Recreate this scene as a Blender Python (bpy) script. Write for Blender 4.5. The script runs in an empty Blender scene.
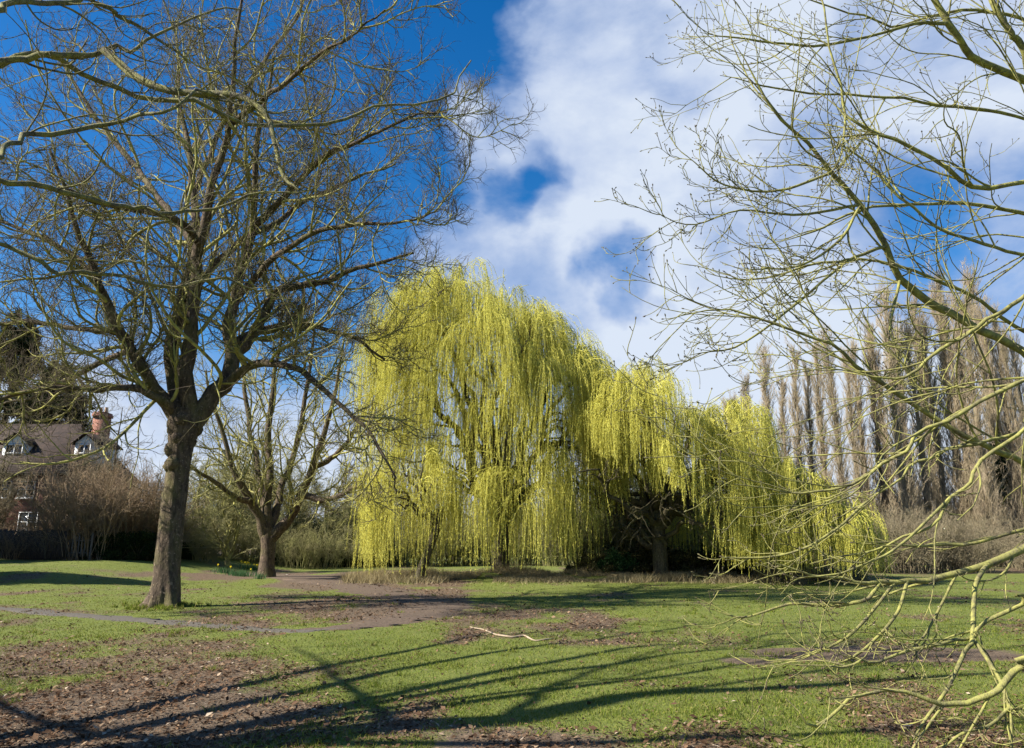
import bpy, math
import numpy as np
RNG = np.random.default_rng(7)
R = math.radians
F = 745.0
PITCH = math.atan((545-374)/F)
CA, SA = math.cos(PITCH), math.sin(PITCH)
CAMZ = 1.6
SUN_EL, SUN_AZ = R(38), R(16)      # sun stands to the left, slightly behind the camera
scene = bpy.context.scene
COL = scene.collection

# ---------------------------------------------------------------- noise / terrain
def _h(i, j, s):
    n = (i*374761393 + j*668265263 + s*974634777) & 0xffffffff
    n = ((n ^ (n >> 13))*1274126177) & 0xffffffff
    return ((n ^ (n >> 16)) & 0xffff)/65535.0
def vnoise(x, y, s=0):
    x = np.asarray(x, float); y = np.asarray(y, float)
    i = np.floor(x).astype(np.int64); j = np.floor(y).astype(np.int64)
    u = x-i; v = y-j; u = u*u*(3-2*u); v = v*v*(3-2*v)
    return (_h(i,j,s)*(1-u)+_h(i+1,j,s)*u)*(1-v)+(_h(i,j+1,s)*(1-u)+_h(i+1,j+1,s)*u)*v
def fbm(x, y, s=0, o=4):
    a, t, w = 0, 0, 1.0
    for k in range(o):
        a = a+w*vnoise(x*2**k, y*2**k, s+k); t += w; w *= .5
    return a/t
def H(x, y):
    x = np.asarray(x, float); y = np.asarray(y, float)
    near = np.clip(1-np.abs(y-20)/60, 0.2, 1)
    h = .22*(fbm(x/9, y/9, 3, 2)-.5)*near
    h = h + .04*(vnoise(x/1.7, y/1.7, 9)-.5)
    sx = np.clip((-x-13)/9, 0, 1); sy = np.clip((y-21)/20, 0, 1)      # the lawn climbs gently towards the hedge on the left
    h = h + .85*sx*sx*(3-2*sx)*sy*sy*(3-2*sy)
    # low bank along the foot of the willows
    h = h + .28*np.exp(-((y-36.5-.04*x)/1.6)**2)*np.clip((x+7)/3, 0, 1)*np.clip((19-x)/5, 0, 1)
    return h
def ray(px, py):
    u = (px-512)/F; v = (374-py)/F
    return u, CA-v*SA, SA+v*CA
def at(px, py, Y):
    x, y, z = ray(px, py); s = Y/y
    return np.array([x*s, Y, CAMZ+z*s])
def gnd(px, py):
    x, y, z = ray(px, py); s = -CAMZ/z
    X, Y = x*s, y*s
    for _ in range(14):
        s = .5*s+.5*-(CAMZ-float(H(X, Y)))/z; X, Y = x*s, y*s
    return X, Y
def width(thick, Y):           # radius in metres of something THICK pixels wide at distance Y
    return thick*.5*Y/F

# ---------------------------------------------------------------- mesh building
class MB:
    def __init__(s): s.v=[]; s.f=[]; s.n=0
    def add(s, v, f):
        v = np.asarray(v, float).reshape(-1,3); f = np.asarray(f, np.int64)
        s.v.append(v); s.f.append(f+s.n); s.n += len(v)
    def box(s, x0,x1,y0,y1,z0,z1):
        v = [(x,y,z) for z in (z0,z1) for y in (y0,y1) for x in (x0,x1)]
        s.add(v, [[0,2,3,1],[4,5,7,6],[0,1,5,4],[2,6,7,3],[0,4,6,2],[1,3,7,5]])
    def build(s, name, mat, parent=None, base=(0,0,0), smooth=False, kind=None):
        me = bpy.data.meshes.new(name)
        V = (np.concatenate(s.v)-np.array(base)).astype(np.float32) if s.v else np.zeros((0,3),np.float32)
        me.vertices.add(len(V)); me.vertices.foreach_set('co', V.ravel())
        idx = np.concatenate([f.ravel() for f in s.f]).astype(np.int32)
        tot = np.concatenate([np.full(len(f), f.shape[1]) for f in s.f]).astype(np.int32)
        st = np.concatenate([[0], np.cumsum(tot)[:-1]]).astype(np.int32)
        me.loops.add(len(idx)); me.loops.foreach_set('vertex_index', idx)
        me.polygons.add(len(tot)); me.polygons.foreach_set('loop_start', st); me.polygons.foreach_set('loop_total', tot)
        me.update(calc_edges=True)
        if smooth: me.polygons.foreach_set('use_smooth', np.ones(len(tot), bool))
        me.materials.append(mat)
        o = bpy.data.objects.new(name, me); COL.objects.link(o)
        if parent is not None: o.parent = parent
        else: o.location = base
        if kind: o['kind'] = kind
        return o
def tag(o, label=None, cat=None, group=None, kind=None):
    for k, v in (('label',label),('category',cat),('group',group),('kind',kind)):
        if v: o[k] = v
    return o
def empty(name, loc, rz=0):
    o = bpy.data.objects.new(name, None); COL.objects.link(o)
    o.location = loc; o.rotation_euler = (0,0,rz); o.empty_display_size = .3
    return o
def copy_thing(o, parent=None):
    c = o.copy(); COL.objects.link(c)
    if parent is not None: c.parent = parent
    for ch in [k for k in COL.objects if k.parent == o]: copy_thing(ch, c)
    return c

# ---------------------------------------------------------------- branches
def norm(a): return a/np.maximum(np.linalg.norm(a, axis=-1, keepdims=True), 1e-9)
def tubes(mb, P, Rr, k=4, lump=0, rng=RNG, mod=None):
    P = np.asarray(P, float); Rr = np.asarray(Rr, float)
    N, n, _ = P.shape
    if N == 0: return
    T = np.empty_like(P); T[:,1:-1] = P[:,2:]-P[:,:-2]; T[:,0] = P[:,1]-P[:,0]; T[:,-1] = P[:,-1]-P[:,-2]
    T = norm(T); mT = np.abs(norm(T.mean(1)))
    A = np.zeros((N,3)); A[np.arange(N), np.argmin(mT,1)] = 1
    U = norm(np.cross(T, A[:,None,:])); W = np.cross(T, U)
    a = np.arange(k)*2*math.pi/k
    rad = Rr[:,:,None]*np.ones(k)
    if mod is not None: rad = rad*mod
    if lump: rad = rad*(1+lump*(rng.random((N,n,k))-.5)*2)
    V = P[:,:,None,:]+rad[...,None]*(U[:,:,None,:]*np.cos(a)[:,None]+W[:,:,None,:]*np.sin(a)[:,None])
    i = np.arange(N)[:,None,None]*n*k; j = np.arange(n-1)[None,:,None]*k; q = np.arange(k)[None,None,:]; q2 = (q+1)%k
    f = np.stack([i+j+q, i+j+q2, i+j+k+q2, i+j+k+q], -1).reshape(-1,4)
    mb.add(V.reshape(-1,3), f)
def grow(S, D, L, R0, R1, n, gn, trop, rng, tvec=(0,0,1), tgrow=0.0):
    N = len(S); P = np.empty((N,n+1,3)); P[:,0] = S; d = norm(D); nz = np.zeros((N,3)); step = (L/n)[:,None]
    tv = np.asarray(tvec, float)
    for k in range(n):
        nz = .5*nz+rng.normal(0,1,(N,3))
        d = norm(d+gn*nz+(trop+tgrow*k/n)*tv)
        P[:,k+1] = P[:,k]+d*step
    t = np.linspace(0,1,n+1)
    Rr = R0[:,None]*(1-t)+R1[:,None]*t
    return P, Rr
def spawn(P, Rr, cnt, t0, t1, ang, sd, lf, rf, rng, rmax=None, taper=.5, lmin=.05, flat=0):
    N, n, _ = P.shape
    L = np.linalg.norm(np.diff(P,axis=1),axis=2).sum(1)
    t = t0+(t1-t0)*(np.arange(cnt)[None]+rng.random((N,cnt)))/cnt
    t = np.clip(t,0,.999); g = t*(n-1); i = g.astype(int); u = (g-i)[...,None]
    ii = np.arange(N)[:,None]
    S = P[ii,i]*(1-u)+P[ii,i+1]*u
    T = norm(P[ii,i+1]-P[ii,i])
    r = Rr[ii,i]*(1-u[...,0])+Rr[ii,i+1]*u[...,0]
    Q = rng.normal(0,1,(N,cnt,3)); 
    if flat: Q[...,2] *= (1-flat)
    Q = norm(Q-(Q*T).sum(-1,keepdims=True)*T)
    th = np.radians(rng.normal(ang, sd, (N,cnt)))[...,None]
    D = T*np.cos(th)+Q*np.sin(th)
    Lc = np.maximum(L[:,None]*lf*(1-taper*t)*rng.uniform(.55,1.35,(N,cnt)), lmin)
    rc = r*rf*rng.uniform(.75,1.1,(N,cnt))
    if rmax: rc = np.minimum(rc, rmax)
    return S.reshape(-1,3), D.reshape(-1,3), Lc.ravel(), rc.ravel()
def catmull(C, n):
    C = np.asarray(C, float)
    C = np.vstack([2*C[0]-C[1], C, 2*C[-1]-C[-2]]); m = len(C)-3
    s = np.linspace(0, m, n+1); s[-1] = m-1e-6; i = s.astype(int); u = (s-i)[:,None]
    a,b,c,d = C[i],C[i+1],C[i+2],C[i+3]
    return .5*((2*b)+(c-a)*u+(2*a-5*b+4*c-d)*u*u+(3*b-a-3*c+d)*u**3)
def limb(ctrl, n=18, wob=0.02, rng=RNG):
    """ctrl: rows of x, y, z, radius"""
    q = catmull(ctrl, n)
    nz = rng.normal(0,1,(n+1,3)); nz = (nz+np.roll(nz,1,0))*.5; nz[0] = 0
    L = np.linalg.norm(np.diff(q[:,:3],axis=0),axis=1).sum()
    return q[:,:3]+nz*wob*L/6, np.maximum(q[:,3], .003)
def pl(rows, n=18, wob=.02, rng=RNG):        # rows px,py,depth,thickness
    c = [list(at(a,b,Y))+[width(th,Y)] for a,b,Y,th in rows]
    return limb(c, n, wob, rng)

# ---------------------------------------------------------------- materials
def mat(name, rough=.8):
    m = bpy.data.materials.new(name); m.use_nodes = True
    nt = m.node_tree; b = nt.nodes['Principled BSDF']; b.inputs['Roughness'].default_value = rough
    try: b.inputs['Specular IOR Level'].default_value = .25
    except Exception: pass
    return m, nt, b
def nd(nt, t, **k):
    n = nt.nodes.new(t)
    for a, v in k.items():
        if a in ('operation','blend_type','data_type','interpolation_type','feature','attribute_name','sky_type'): setattr(n, a, v)
    return n
def ramp(nt, stops, fac=None):
    r = nt.nodes.new('ShaderNodeValToRGB'); e = r.color_ramp.elements
    while len(e) < len(stops): e.new(.5)
    for q, (p, c) in zip(e, stops): q.position = p; q.color = (*c, 1)
    if fac is not None: nt.links.new(fac, r.inputs[0])
    return r.outputs[0]
def noise(nt, scale, detail=4, rough=.55, vec=None, dist=0):
    n = nt.nodes.new('ShaderNodeTexNoise'); n.inputs['Scale'].default_value = scale
    n.inputs['Detail'].default_value = detail; n.inputs['Roughness'].default_value = rough; n.inputs['Distortion'].default_value = dist
    if vec is not None: nt.links.new(vec, n.inputs['Vector'])
    return n.outputs[0]
def objco(nt, scale=None):
    tc = nt.nodes.new('ShaderNodeTexCoord'); o = tc.outputs['Object']
    if scale:
        m = nt.nodes.new('ShaderNodeMapping'); m.inputs['Scale'].default_value = scale; nt.links.new(o, m.inputs[0]); o = m.outputs[0]
    return o
def mix(nt, fac, a, b, bt='MIX'):
    n = nt.nodes.new('ShaderNodeMix'); n.data_type = 'RGBA'; n.blend_type = bt
    for s, v in ((0,fac),(6,a),(7,b)):
        if hasattr(v, 'is_linked') or hasattr(v, 'links'): nt.links.new(v, n.inputs[s])
        elif s == 0: n.inputs[0].default_value = v
        else: n.inputs[s].default_value = (*v, 1)
    return n.outputs[2]
def math_(nt, op, a, b=None, clamp=False):
    n = nt.nodes.new('ShaderNodeMath'); n.operation = op; n.use_clamp = clamp
    for s, v in ((0,a),(1,b)):
        if v is None: continue
        if hasattr(v, 'links'): nt.links.new(v, n.inputs[s])
        else: n.inputs[s].default_value = v
    return n.outputs[0]
def bump(nt, b, h, strength, dist):
    n = nt.nodes.new('ShaderNodeBump'); n.inputs['Strength'].default_value = strength; n.inputs['Distance'].default_value = dist
    nt.links.new(h, n.inputs['Height']); nt.links.new(n.outputs[0], b.inputs['Normal'])
def bark(name, dark, light, moss, mossamt=.5, scale=3, fine=1.0, bumpd=.02):
    m, nt, b = mat(name, .9)
    co = objco(nt, (1,1,.35)); c2 = objco(nt)
    n1 = noise(nt, 9*fine, 6, .65, co); base = ramp(nt, [(.3,dark),(.7,light)], n1)
    n2 = noise(nt, scale, 4, .6, c2); f = ramp(nt, [(.5-.25*mossamt,(0,0,0)),(.62-.15*mossamt+.12,(1,1,1))], n2)
    f = math_(nt, 'MULTIPLY', f, min(1, .35+mossamt))
    col_ = mix(nt, f, base, moss)
    if bumpd:
        sp = ramp(nt, [(.60,(0,0,0)),(.66,(.7,.7,.7))], noise(nt, scale*9, 3, .6, c2)); col_ = mix(nt, sp, col_, tuple(min(1,v*1.7+.02) for v in light))
        sq = ramp(nt, [(.60,(0,0,0)),(.68,(.65,.65,.65))], noise(nt, scale*5+3, 4, .6, co)); col_ = mix(nt, sq, col_, tuple(v*.8 for v in dark))
    nt.links.new(col_, b.inputs['Base Color'])
    if bumpd: bump(nt, b, noise(nt, 14*fine, 6, .7, co), .7, bumpd)
    return m
def leafmat(name, stops, trans=.35, rough=.6):
    m = bpy.data.materials.new(name); m.use_nodes = True; nt = m.node_tree; nt.nodes.clear()
    g = nt.nodes.new('ShaderNodeNewGeometry')
    c = ramp(nt, stops, g.outputs['Random Per Island'])
    big = noise(nt, .7, 3, .5, objco(nt)); hv = nt.nodes.new('ShaderNodeHueSaturation')
    nt.links.new(c, hv.inputs['Color']); nt.links.new(math_(nt,'ADD',math_(nt,'MULTIPLY',big,.7),.65), hv.inputs['Value'])
    d = nt.nodes.new('ShaderNodeBsdfDiffuse'); t = nt.nodes.new('ShaderNodeBsdfTranslucent'); s = nt.nodes.new('ShaderNodeMixShader')
    s.inputs[0].default_value = trans
    nt.links.new(hv.outputs[0], d.inputs[0]); nt.links.new(hv.outputs[0], t.inputs[0])
    nt.links.new(d.outputs[0], s.inputs[1]); nt.links.new(t.outputs[0], s.inputs[2])
    o = nt.nodes.new('ShaderNodeOutputMaterial'); nt.links.new(s.outputs[0], o.inputs[0])
    return m
M = {}
M['bark_main'] = bark('bark_lichened_grey', (.02,.014,.01), (.145,.105,.07), (.14,.135,.04), .22, 1.6, 1.1, .06)
M['near_limb'] = bark('mottled_limb', (.03,.026,.02), (.19,.17,.11), (.27,.26,.07), .5, 7, 2.5, .04)
M['branch'] = bark('branch_algae', (.03,.025,.018), (.21,.18,.10), (.38,.36,.10), .75, 4, 1.5, .006)
M['twig'] = bark('twig_brown', (.045,.034,.028), (.13,.10,.07), (.17,.16,.06), .3, 1.2, 2, 0)
M['near_branch'] = bark('near_branch_algae', (.05,.045,.03), (.16,.14,.075), (.30,.29,.08), .7, 12, 4, .012)
M['near_twig'] = bark('near_twig', (.05,.035,.028), (.13,.105,.06), (.2,.2,.08), .35, 5, 3, 0)
M['willow_bark'] = bark('willow_bark', (.02,.017,.012), (.11,.09,.05), (.09,.09,.03), .3, 2, 1, .03)
M['willow_leaf'] = leafmat('willow_catkin_yellow', [(0,(.46,.40,.08)),(.35,(.62,.58,.12)),(.7,(.74,.71,.17)),(1,(.58,.60,.18))], .45)
M['willow_strand'] = mat('willow_strand')[0]; M['willow_strand'].node_tree.nodes['Principled BSDF'].inputs[0].default_value = (.50,.47,.09,1)
M['poplar_bark'] = bark('poplar_bark', (.10,.085,.06), (.28,.22,.15), (.15,.14,.06), .3, 1.5, .7, 0)
M['poplar_twig'] = bark('poplar_twig', (.25,.195,.125), (.48,.39,.26), (.24,.21,.11), .25, .8, 1, 0)
M['olive_twig'] = bark('olive_twig', (.12,.105,.05), (.31,.275,.14), (.24,.24,.08), .6, 1, 1, 0)
M['russet_twig'] = bark('russet_twig', (.13,.09,.055), (.37,.265,.165), (.25,.19,.10), .3, 1, 1, 0)
M['grey_twig'] = bark('grey_twig', (.11,.09,.055), (.30,.245,.155), (.2,.18,.10), .35, 1, 1, 0)
M['dark_leaf'] = leafmat('evergreen_leaf', [(0,(.012,.022,.010)),(.5,(.028,.045,.016)),(1,(.05,.07,.022))], .12)
M['conifer'] = leafmat('conifer_spray', [(0,(.02,.03,.014)),(.6,(.045,.055,.024)),(1,(.09,.085,.04))], .12)
M['bramble'] = leafmat('bramble_leaf', [(0,(.03,.03,.014)),(.5,(.06,.065,.025)),(1,(.13,.11,.05))], .2)
M['ivy'] = leafmat('ivy_leaf', [(0,(.02,.05,.015)),(.6,(.04,.09,.03)),(1,(.08,.14,.05))], .15)
M['dry'] = leafmat('dry_grass', [(0,(.17,.13,.07)),(.5,(.32,.26,.14)),(1,(.42,.36,.20))], .25)
M['grass'] = leafmat('grass_blade', [(0,(.08,.115,.015)),(.45,(.14,.18,.025)),(.78,(.21,.225,.045)),(1,(.31,.25,.11))], .35)
M['litter'] = leafmat('fallen_leaf', [(0,(.04,.025,.016)),(.4,(.11,.066,.04)),(.8,(.185,.115,.07)),(.96,(.27,.19,.12)),(1,(.42,.34,.25))], .1)

# ---------------------------------------------------------------- ground
def blob(x, y, px0, px1, py0, py1):
    """soft ellipse on the lawn given by the stretch of ground it covers"""
    pm, ym = (px0+px1)/2, (py0+py1)/2
    X0,_ = gnd(px0,ym); X1,_ = gnd(px1,ym); _,Y0 = gnd(pm,py0); _,Y1 = gnd(pm,py1)
    cx, cy, rx, ry = (X0+X1)/2, (Y0+Y1)/2, (X1-X0)/2, abs(Y0-Y1)/2
    return 1-np.sqrt(((x-cx)/rx)**2+((y-cy)/ry)**2)
LIT = [(-420,330,655,940,2.4),(40,520,690,960,1.2),(-100,260,628,700,.75),(250,1100,705,980,1.25),(165,430,594,634,2.6),(390,660,600,652,2.0),(150,330,563,583,2.2),(330,480,576,618,1.8),
       (880,1200,690,860,1.2),(260,470,572,600,.8),(80,240,588,602,.8),(520,720,625,650,.55),(-50,90,585,600,.5),(350,1300,735,1000,.55)]
DIRT = [(712,1060,645,664,1.8),(255,430,570,594,2.2),(330,480,592,632,1.7),(700,790,655,668,.8),(300,1100,738,790,.45),(600,880,575,584,.8),(-200,330,672,820,1.1),(250,800,715,820,.8)]
def masks(x, y):
    l = np.full(np.shape(x), -1.0); d = l.copy()
    for *b, w in LIT: l = np.maximum(l, np.minimum(blob(x,y,*b)*w, .75))
    for *b, w in DIRT: d = np.maximum(d, np.minimum(blob(x,y,*b)*w, .8))
    wood = np.clip((y-40-.05*x)/5, 0, 1)*np.clip((x-4)/6, 0, 1)*.8-.15          # under the trees on the right
    wood2 = np.clip((y-43)/4, 0, 1)*np.clip((-x-19)/3, 0, 1)*.8-.1
    l = np.maximum(l, np.maximum(wood, wood2))
    n = fbm(x/.9, y/1.3, 21, 6)-.5
    n2 = fbm(x/4, y/6, 51, 3)-.5
    lit = np.clip((l*.85+n*1.9+n2*.9)*.95+.14, 0, 1)
    dr = np.clip((d+n*.9)*1.6, 0, 1)
    return lit, dr
def gridlines(a, b, step, far, g=1.06):
    c = list(np.arange(a, b+1e-6, step)); s = step
    while c[-1] < far: s *= g; c.append(c[-1]+s)
    s = step; lo = [a]
    while lo[-1] > -far: s *= g; lo.append(lo[-1]-s)
    return np.array(lo[:0:-1]+c)
gx = gridlines(-16, 16, .13, 1500); gy = gridlines(5, 24, .11, 1500, 1.03)
gy = gy[gy > -400]
XX, YY = np.meshgrid(gx, gy); ZZ = H(XX, YY)
nx, ny = len(gx), len(gy)
idx = (np.arange(ny-1)[:,None]*nx+np.arange(nx-1)[None]).ravel()
mb = MB(); mb.add(np.stack([XX,YY,ZZ],-1).reshape(-1,3), np.stack([idx,idx+1,idx+nx+1,idx+nx],-1))
m, nt, b = mat('lawn', .95)
at_l = nd(nt,'ShaderNodeAttribute'); at_l.attribute_name = 'litter'
at_d = nd(nt,'ShaderNodeAttribute'); at_d.attribute_name = 'dirt'
co = objco(nt)
n_big = noise(nt, .25, 4, .55, co); n_mid = noise(nt, 2.2, 5, .6, co); n_fine = noise(nt, 22, 4, .7, co)
g1 = ramp(nt, [(.35,(.08,.115,.015)),(.65,(.145,.175,.027))], n_mid)
g2 = ramp(nt, [(.3,(.075,.11,.015)),(.7,(.185,.18,.04))], n_fine)
grass = mix(nt, .5, g1, g2); grass = mix(nt, ramp(nt,[(.4,(0,0,0)),(.7,(.6,.6,.6))],n_big), grass, (.15,.165,.04))
vor = nt.nodes.new('ShaderNodeTexVoronoi'); vor.inputs['Scale'].default_value = 24; nt.links.new(co, vor.inputs['Vector'])
sep = nt.nodes.new('ShaderNodeSeparateColor'); nt.links.new(vor.outputs['Color'], sep.inputs[0])
lit = ramp(nt, [(0,(.045,.028,.017)),(.45,(.11,.07,.04)),(.8,(.18,.12,.072)),(1,(.28,.205,.135))], sep.outputs[0])
lit = mix(nt, .45, lit, ramp(nt,[(.3,(.07,.048,.03)),(.7,(.17,.125,.08))],n_fine))
dirt = ramp(nt, [(.3,(.075,.052,.033)),(.7,(.165,.12,.078))], n_fine)
fl = math_(nt,'ADD',at_l.outputs['Fac'], math_(nt,'MULTIPLY',math_(nt,'SUBTRACT',n_fine,.5),1.5))
fl = ramp(nt, [(.3,(0,0,0)),(.62,(1,1,1))], fl)
fd = math_(nt,'ADD',at_d.outputs['Fac'], math_(nt,'MULTIPLY',math_(nt,'SUBTRACT',n_fine,.5),.8))
fd = ramp(nt, [(.3,(0,0,0)),(.6,(1,1,1))], fd)
c = mix(nt, fl, grass, lit); c = mix(nt, fd, c, dirt)
nt.links.new(c, b.inputs['Base Color'])
bump(nt, b, math_(nt,'ADD',n_fine,math_(nt,'MULTIPLY',n_mid,.8)), .9, .05)
ground = mb.build('ground', m, smooth=True); ground['kind'] = 'structure'; ground['label'] = 'park lawn of short grass with patches of brown leaf litter'
LI, DI = masks(XX, YY)
for nme, arr in (('litter',LI),('dirt',DI)):
    a = ground.data.attributes.new(nme,'FLOAT','POINT'); a.data.foreach_set('value', arr.astype(np.float32).ravel())

# paths: worn ribbons a few mm over the lawn with ragged edges
def path(name, pts, w, m, label):
    C = np.array([[*gnd(a,b_), w_] for (a,b_), w_ in zip(pts, w)])
    q = catmull(np.c_[C, np.zeros(len(C))], 260); T = norm(np.gradient(q[:,:2],axis=0)); Nn = np.c_[-T[:,1],T[:,0]]
    cols = 9; V = []
    for k in range(cols):
        e = (k/(cols-1)-.5)*2
        jag = (fbm(np.arange(261)/6.0+k//4*40, np.zeros(261)+e*9, 5)-.5)*2.2*abs(e)
        p = q[:,:2]+Nn*(e*(q[:,2]*.5)*(1+jag))[:,None]
        V.append(np.c_[p, H(p[:,0],p[:,1])+.012-.02*abs(e)**4])
    V = np.stack(V,1).reshape(-1,3); i = (np.arange(260)[:,None]*cols+np.arange(cols-1)[None]).ravel()
    mb = MB(); mb.add(V, np.stack([i,i+1,i+cols+1,i+cols],-1)); o = mb.build(name, m, smooth=True); tag(o,label,None,None,'structure'); return q
mp, nt, b = mat('worn_path', .95); co = objco(nt)
nf = noise(nt, 18, 5, .7, co); nt.links.new(mix(nt,noise(nt,1.4,5,.65,co),ramp(nt,[(.3,(.06,.042,.03)),(.72,(.15,.105,.08))],nf),ramp(nt,[(.4,(.06,.042,.026)),(.6,(.15,.11,.072))],nf)), b.inputs[0]); bump(nt,b,nf,.8,.02)
mg, nt, b = mat('gritty_path', .95); co = objco(nt)
nf = noise(nt, 30, 5, .7, co); nt.links.new(ramp(nt,[(.3,(.06,.052,.042)),(.72,(.14,.125,.10))],nf), b.inputs[0]); bump(nt,b,nf,.6,.02)
q1 = path('path', [(-160,596),(-40,606),(60,614),(130,619),(190,624),(250,629),(300,631),(345,628)], [.9,.85,.8,.8,.75,.6,.5,.2], mg, 'narrow grey gritty path in front of the big left tree')
q2 = path('path', [(300,630),(350,627),(395,620),(430,611),(438,605),(415,599),(385,593),(340,584),(285,576),(240,572)], [.4,1.0,1.7,2.0,1.8,2.0,2.4,2.8,3.0,2.4], mp, 'worn brown dirt path curving between the left tree and the willow')
def near_path(x, y):
    d = np.full(len(x), 9.0)
    for q in (q1,q2):
        for k in range(0,261,6):
            d = np.minimum(d, np.hypot(x-q[k,0], y-q[k,1])-q[k,2]*.45)
    return d

# grass blades and fallen leaves in front
def scatter(N, y0, y1, pw, rng, sx=.78):
    u = rng.random(N); y = (y0**(1-pw)+u*(y1**(1-pw)-y0**(1-pw)))**(1/(1-pw))
    x = (rng.random(N)*2-1)*(y*sx+2.5); return x, y
rng = np.random.default_rng(11)
x, y = scatter(620000, 4.5, 40, 1.7, rng)
l, d = masks(x, y); keep = (rng.random(len(x)) > l*1.1-.1) & (d < .45) & (rng.random(len(x)) < -.15+1.5*fbm(x/.45, y/.45, 77, 4)) 
keep &= near_path(x, y) > -.05*rng.random(len(x))
x, y = x[keep], y[keep]; N = len(x)
h = rng.uniform(.012,.038,N)*(1+.5*(fbm(x/.8,y/.8,31,2)-.4)); w = .0022+y*.00042; a = rng.uniform(0,2*math.pi,N); z = H(x,y)-.004
# longer tufts round the trunk, along the paths and scattered
tx_, ty_ = gnd(163,607); nt_ = 420
cxs = np.r_[tx_+rng.normal(0,.55,90), scatter(nt_-90,5,26,1.3,rng)[0]]; cys = np.r_[ty_+rng.normal(0,.45,90), scatter(nt_-90,5,26,1.3,rng)[1]]
ci = np.repeat(np.arange(nt_), 26); x2 = cxs[ci]+rng.normal(0,.05,len(ci)); y2 = cys[ci]+rng.normal(0,.05,len(ci)); h2 = rng.uniform(.04,.12,len(ci))*np.where(ci<90,1.3,.8)
x = np.r_[x,x2]; y = np.r_[y,y2]; h = np.r_[h,h2]; N = len(x); w = .0022+y*.00042; a = rng.uniform(0,2*math.pi,N); z = H(x,y)-.004
le = rng.normal(0,.5,(N,2))*h[:,None]
V = np.empty((N,3,3)); V[:,0] = np.c_[x-w*np.cos(a), y-w*np.sin(a), z]; V[:,1] = np.c_[x+w*np.cos(a), y+w*np.sin(a), z]; V[:,2] = np.c_[x+le[:,0], y+le[:,1], z+h]
mb = MB(); mb.add(V, np.arange(N*3).reshape(N,3))
tag(mb.build('grass', M['grass']), 'short green grass blades of the park lawn', 'grass', None, 'stuff')
x, y = scatter(190000, 4.5, 34, 1.5, rng)
l, d = masks(x, y); keep = (rng.random(len(x)) < np.clip(l*1.15-.05, .03, .95)) & (near_path(x,y) > -1.6*rng.random(len(x))**2)
x, y = x[keep], y[keep]; N = len(x)
s = np.clip(rng.lognormal(-4.2,.4,N),.006,.036)*(1+.035*y); a = rng.uniform(0,2*math.pi,N); z = H(x,y)+.004+rng.random(N)*.012
dirv = norm(np.c_[np.cos(a),np.sin(a),rng.normal(0,.35,N)]); side = norm(np.cross(dirv, norm(np.c_[rng.normal(0,.35,(N,2)),np.ones(N)])))
up = np.cross(side, dirv); c0 = np.c_[x,y,z+s*.2]; ww = (s*rng.uniform(.35,.7,N))[:,None]; fold = (s*rng.uniform(.0,.35,N))[:,None]; s_ = s[:,None]
V = np.stack([c0-dirv*s_, c0-side*ww+up*fold-dirv*s_*.1, c0+dirv*s_+up*fold*.5, c0+side*ww+up*fold-dirv*s_*.1],1)
base_i = np.arange(N)[:,None]*4
mb = MB(); mb.add(V, np.concatenate([base_i+[0,1,2], base_i+[0,2,3]]))
tag(mb.build('fallen_leaves', M['litter']), 'brown fallen leaves scattered over the lawn', 'leaf litter', None, 'stuff')

# ---------------------------------------------------------------- bare trees
def crown(mbb, mbt, sets, levels, rng, buds=False):
    """sets: list of (P,R) groups to start from; levels: dicts of spawn/grow numbers; last levels go in the twig mesh"""
    cur = sets; out = []
    for li, lv in enumerate(levels):
        Ss, Ds, Ls, Rs = [], [], [], []
        for (P, Rr) in cur:
            a = spawn(P, Rr, lv['n'], lv.get('t0',.15), lv.get('t1',.98), lv['ang'], lv.get('sd',12), lv['lf'], lv['rf'], rng, lv.get('rmax'), lv.get('taper',.5), lv.get('lmin',.05), lv.get('flat',0))
            Ss.append(a[0]); Ds.append(a[1]); Ls.append(a[2]); Rs.append(a[3])
        S, D, L, r = map(np.concatenate, (Ss,Ds,Ls,Rs))
        if 'lmax' in lv: L = np.minimum(L, lv['lmax']*rng.uniform(.6,1,len(L)))
        r = np.maximum(r, lv.get('rmin', .002))
        P, Rr = grow(S, D, L, r, r*lv.get('tip',.35), lv['seg'], lv['gn'], lv['trop'], rng, tgrow=lv.get('tg',0))
        if lv.get('zmin') is not None: P[...,2] = np.maximum(P[...,2], lv['zmin'])
        tubes(mbb if lv.get('m','b')=='b' else mbt, P, Rr, lv.get('k',4))
        cur = [(P,Rr)] + ([(p_,r_) for p_,r_ in cur] if lv.get('keep') else [])
        out.append((P,Rr))
    if buds:
        P = out[-1][0]; Pe = P[:,-1]; dd = norm(P[:,-1]-P[:,-2])
        if len(out) > 1:
            P2 = out[-2][0]; Pe = np.vstack([Pe,P2[:,-1]]); dd = np.vstack([dd, norm(P2[:,-1]-P2[:,-2])])
        ln = rng.uniform(.012,.03,len(Pe))[:,None]
        Q = np.stack([Pe, Pe+dd*ln*.5, Pe+dd*ln],1); rr = np.tile([.0035,.0065,.001],(len(Pe),1))
        tubes(mbt, Q, rr, 4)
    return out

def flare_trunk(rows, n, k, rng, flare=.55, lump=.05):
    P, Rr = pl(rows, n, .0, rng)
    t = np.linspace(0,1,n+1); Rr = Rr*(1+flare*np.exp(-t*n/2.2))
    return P, Rr

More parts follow.
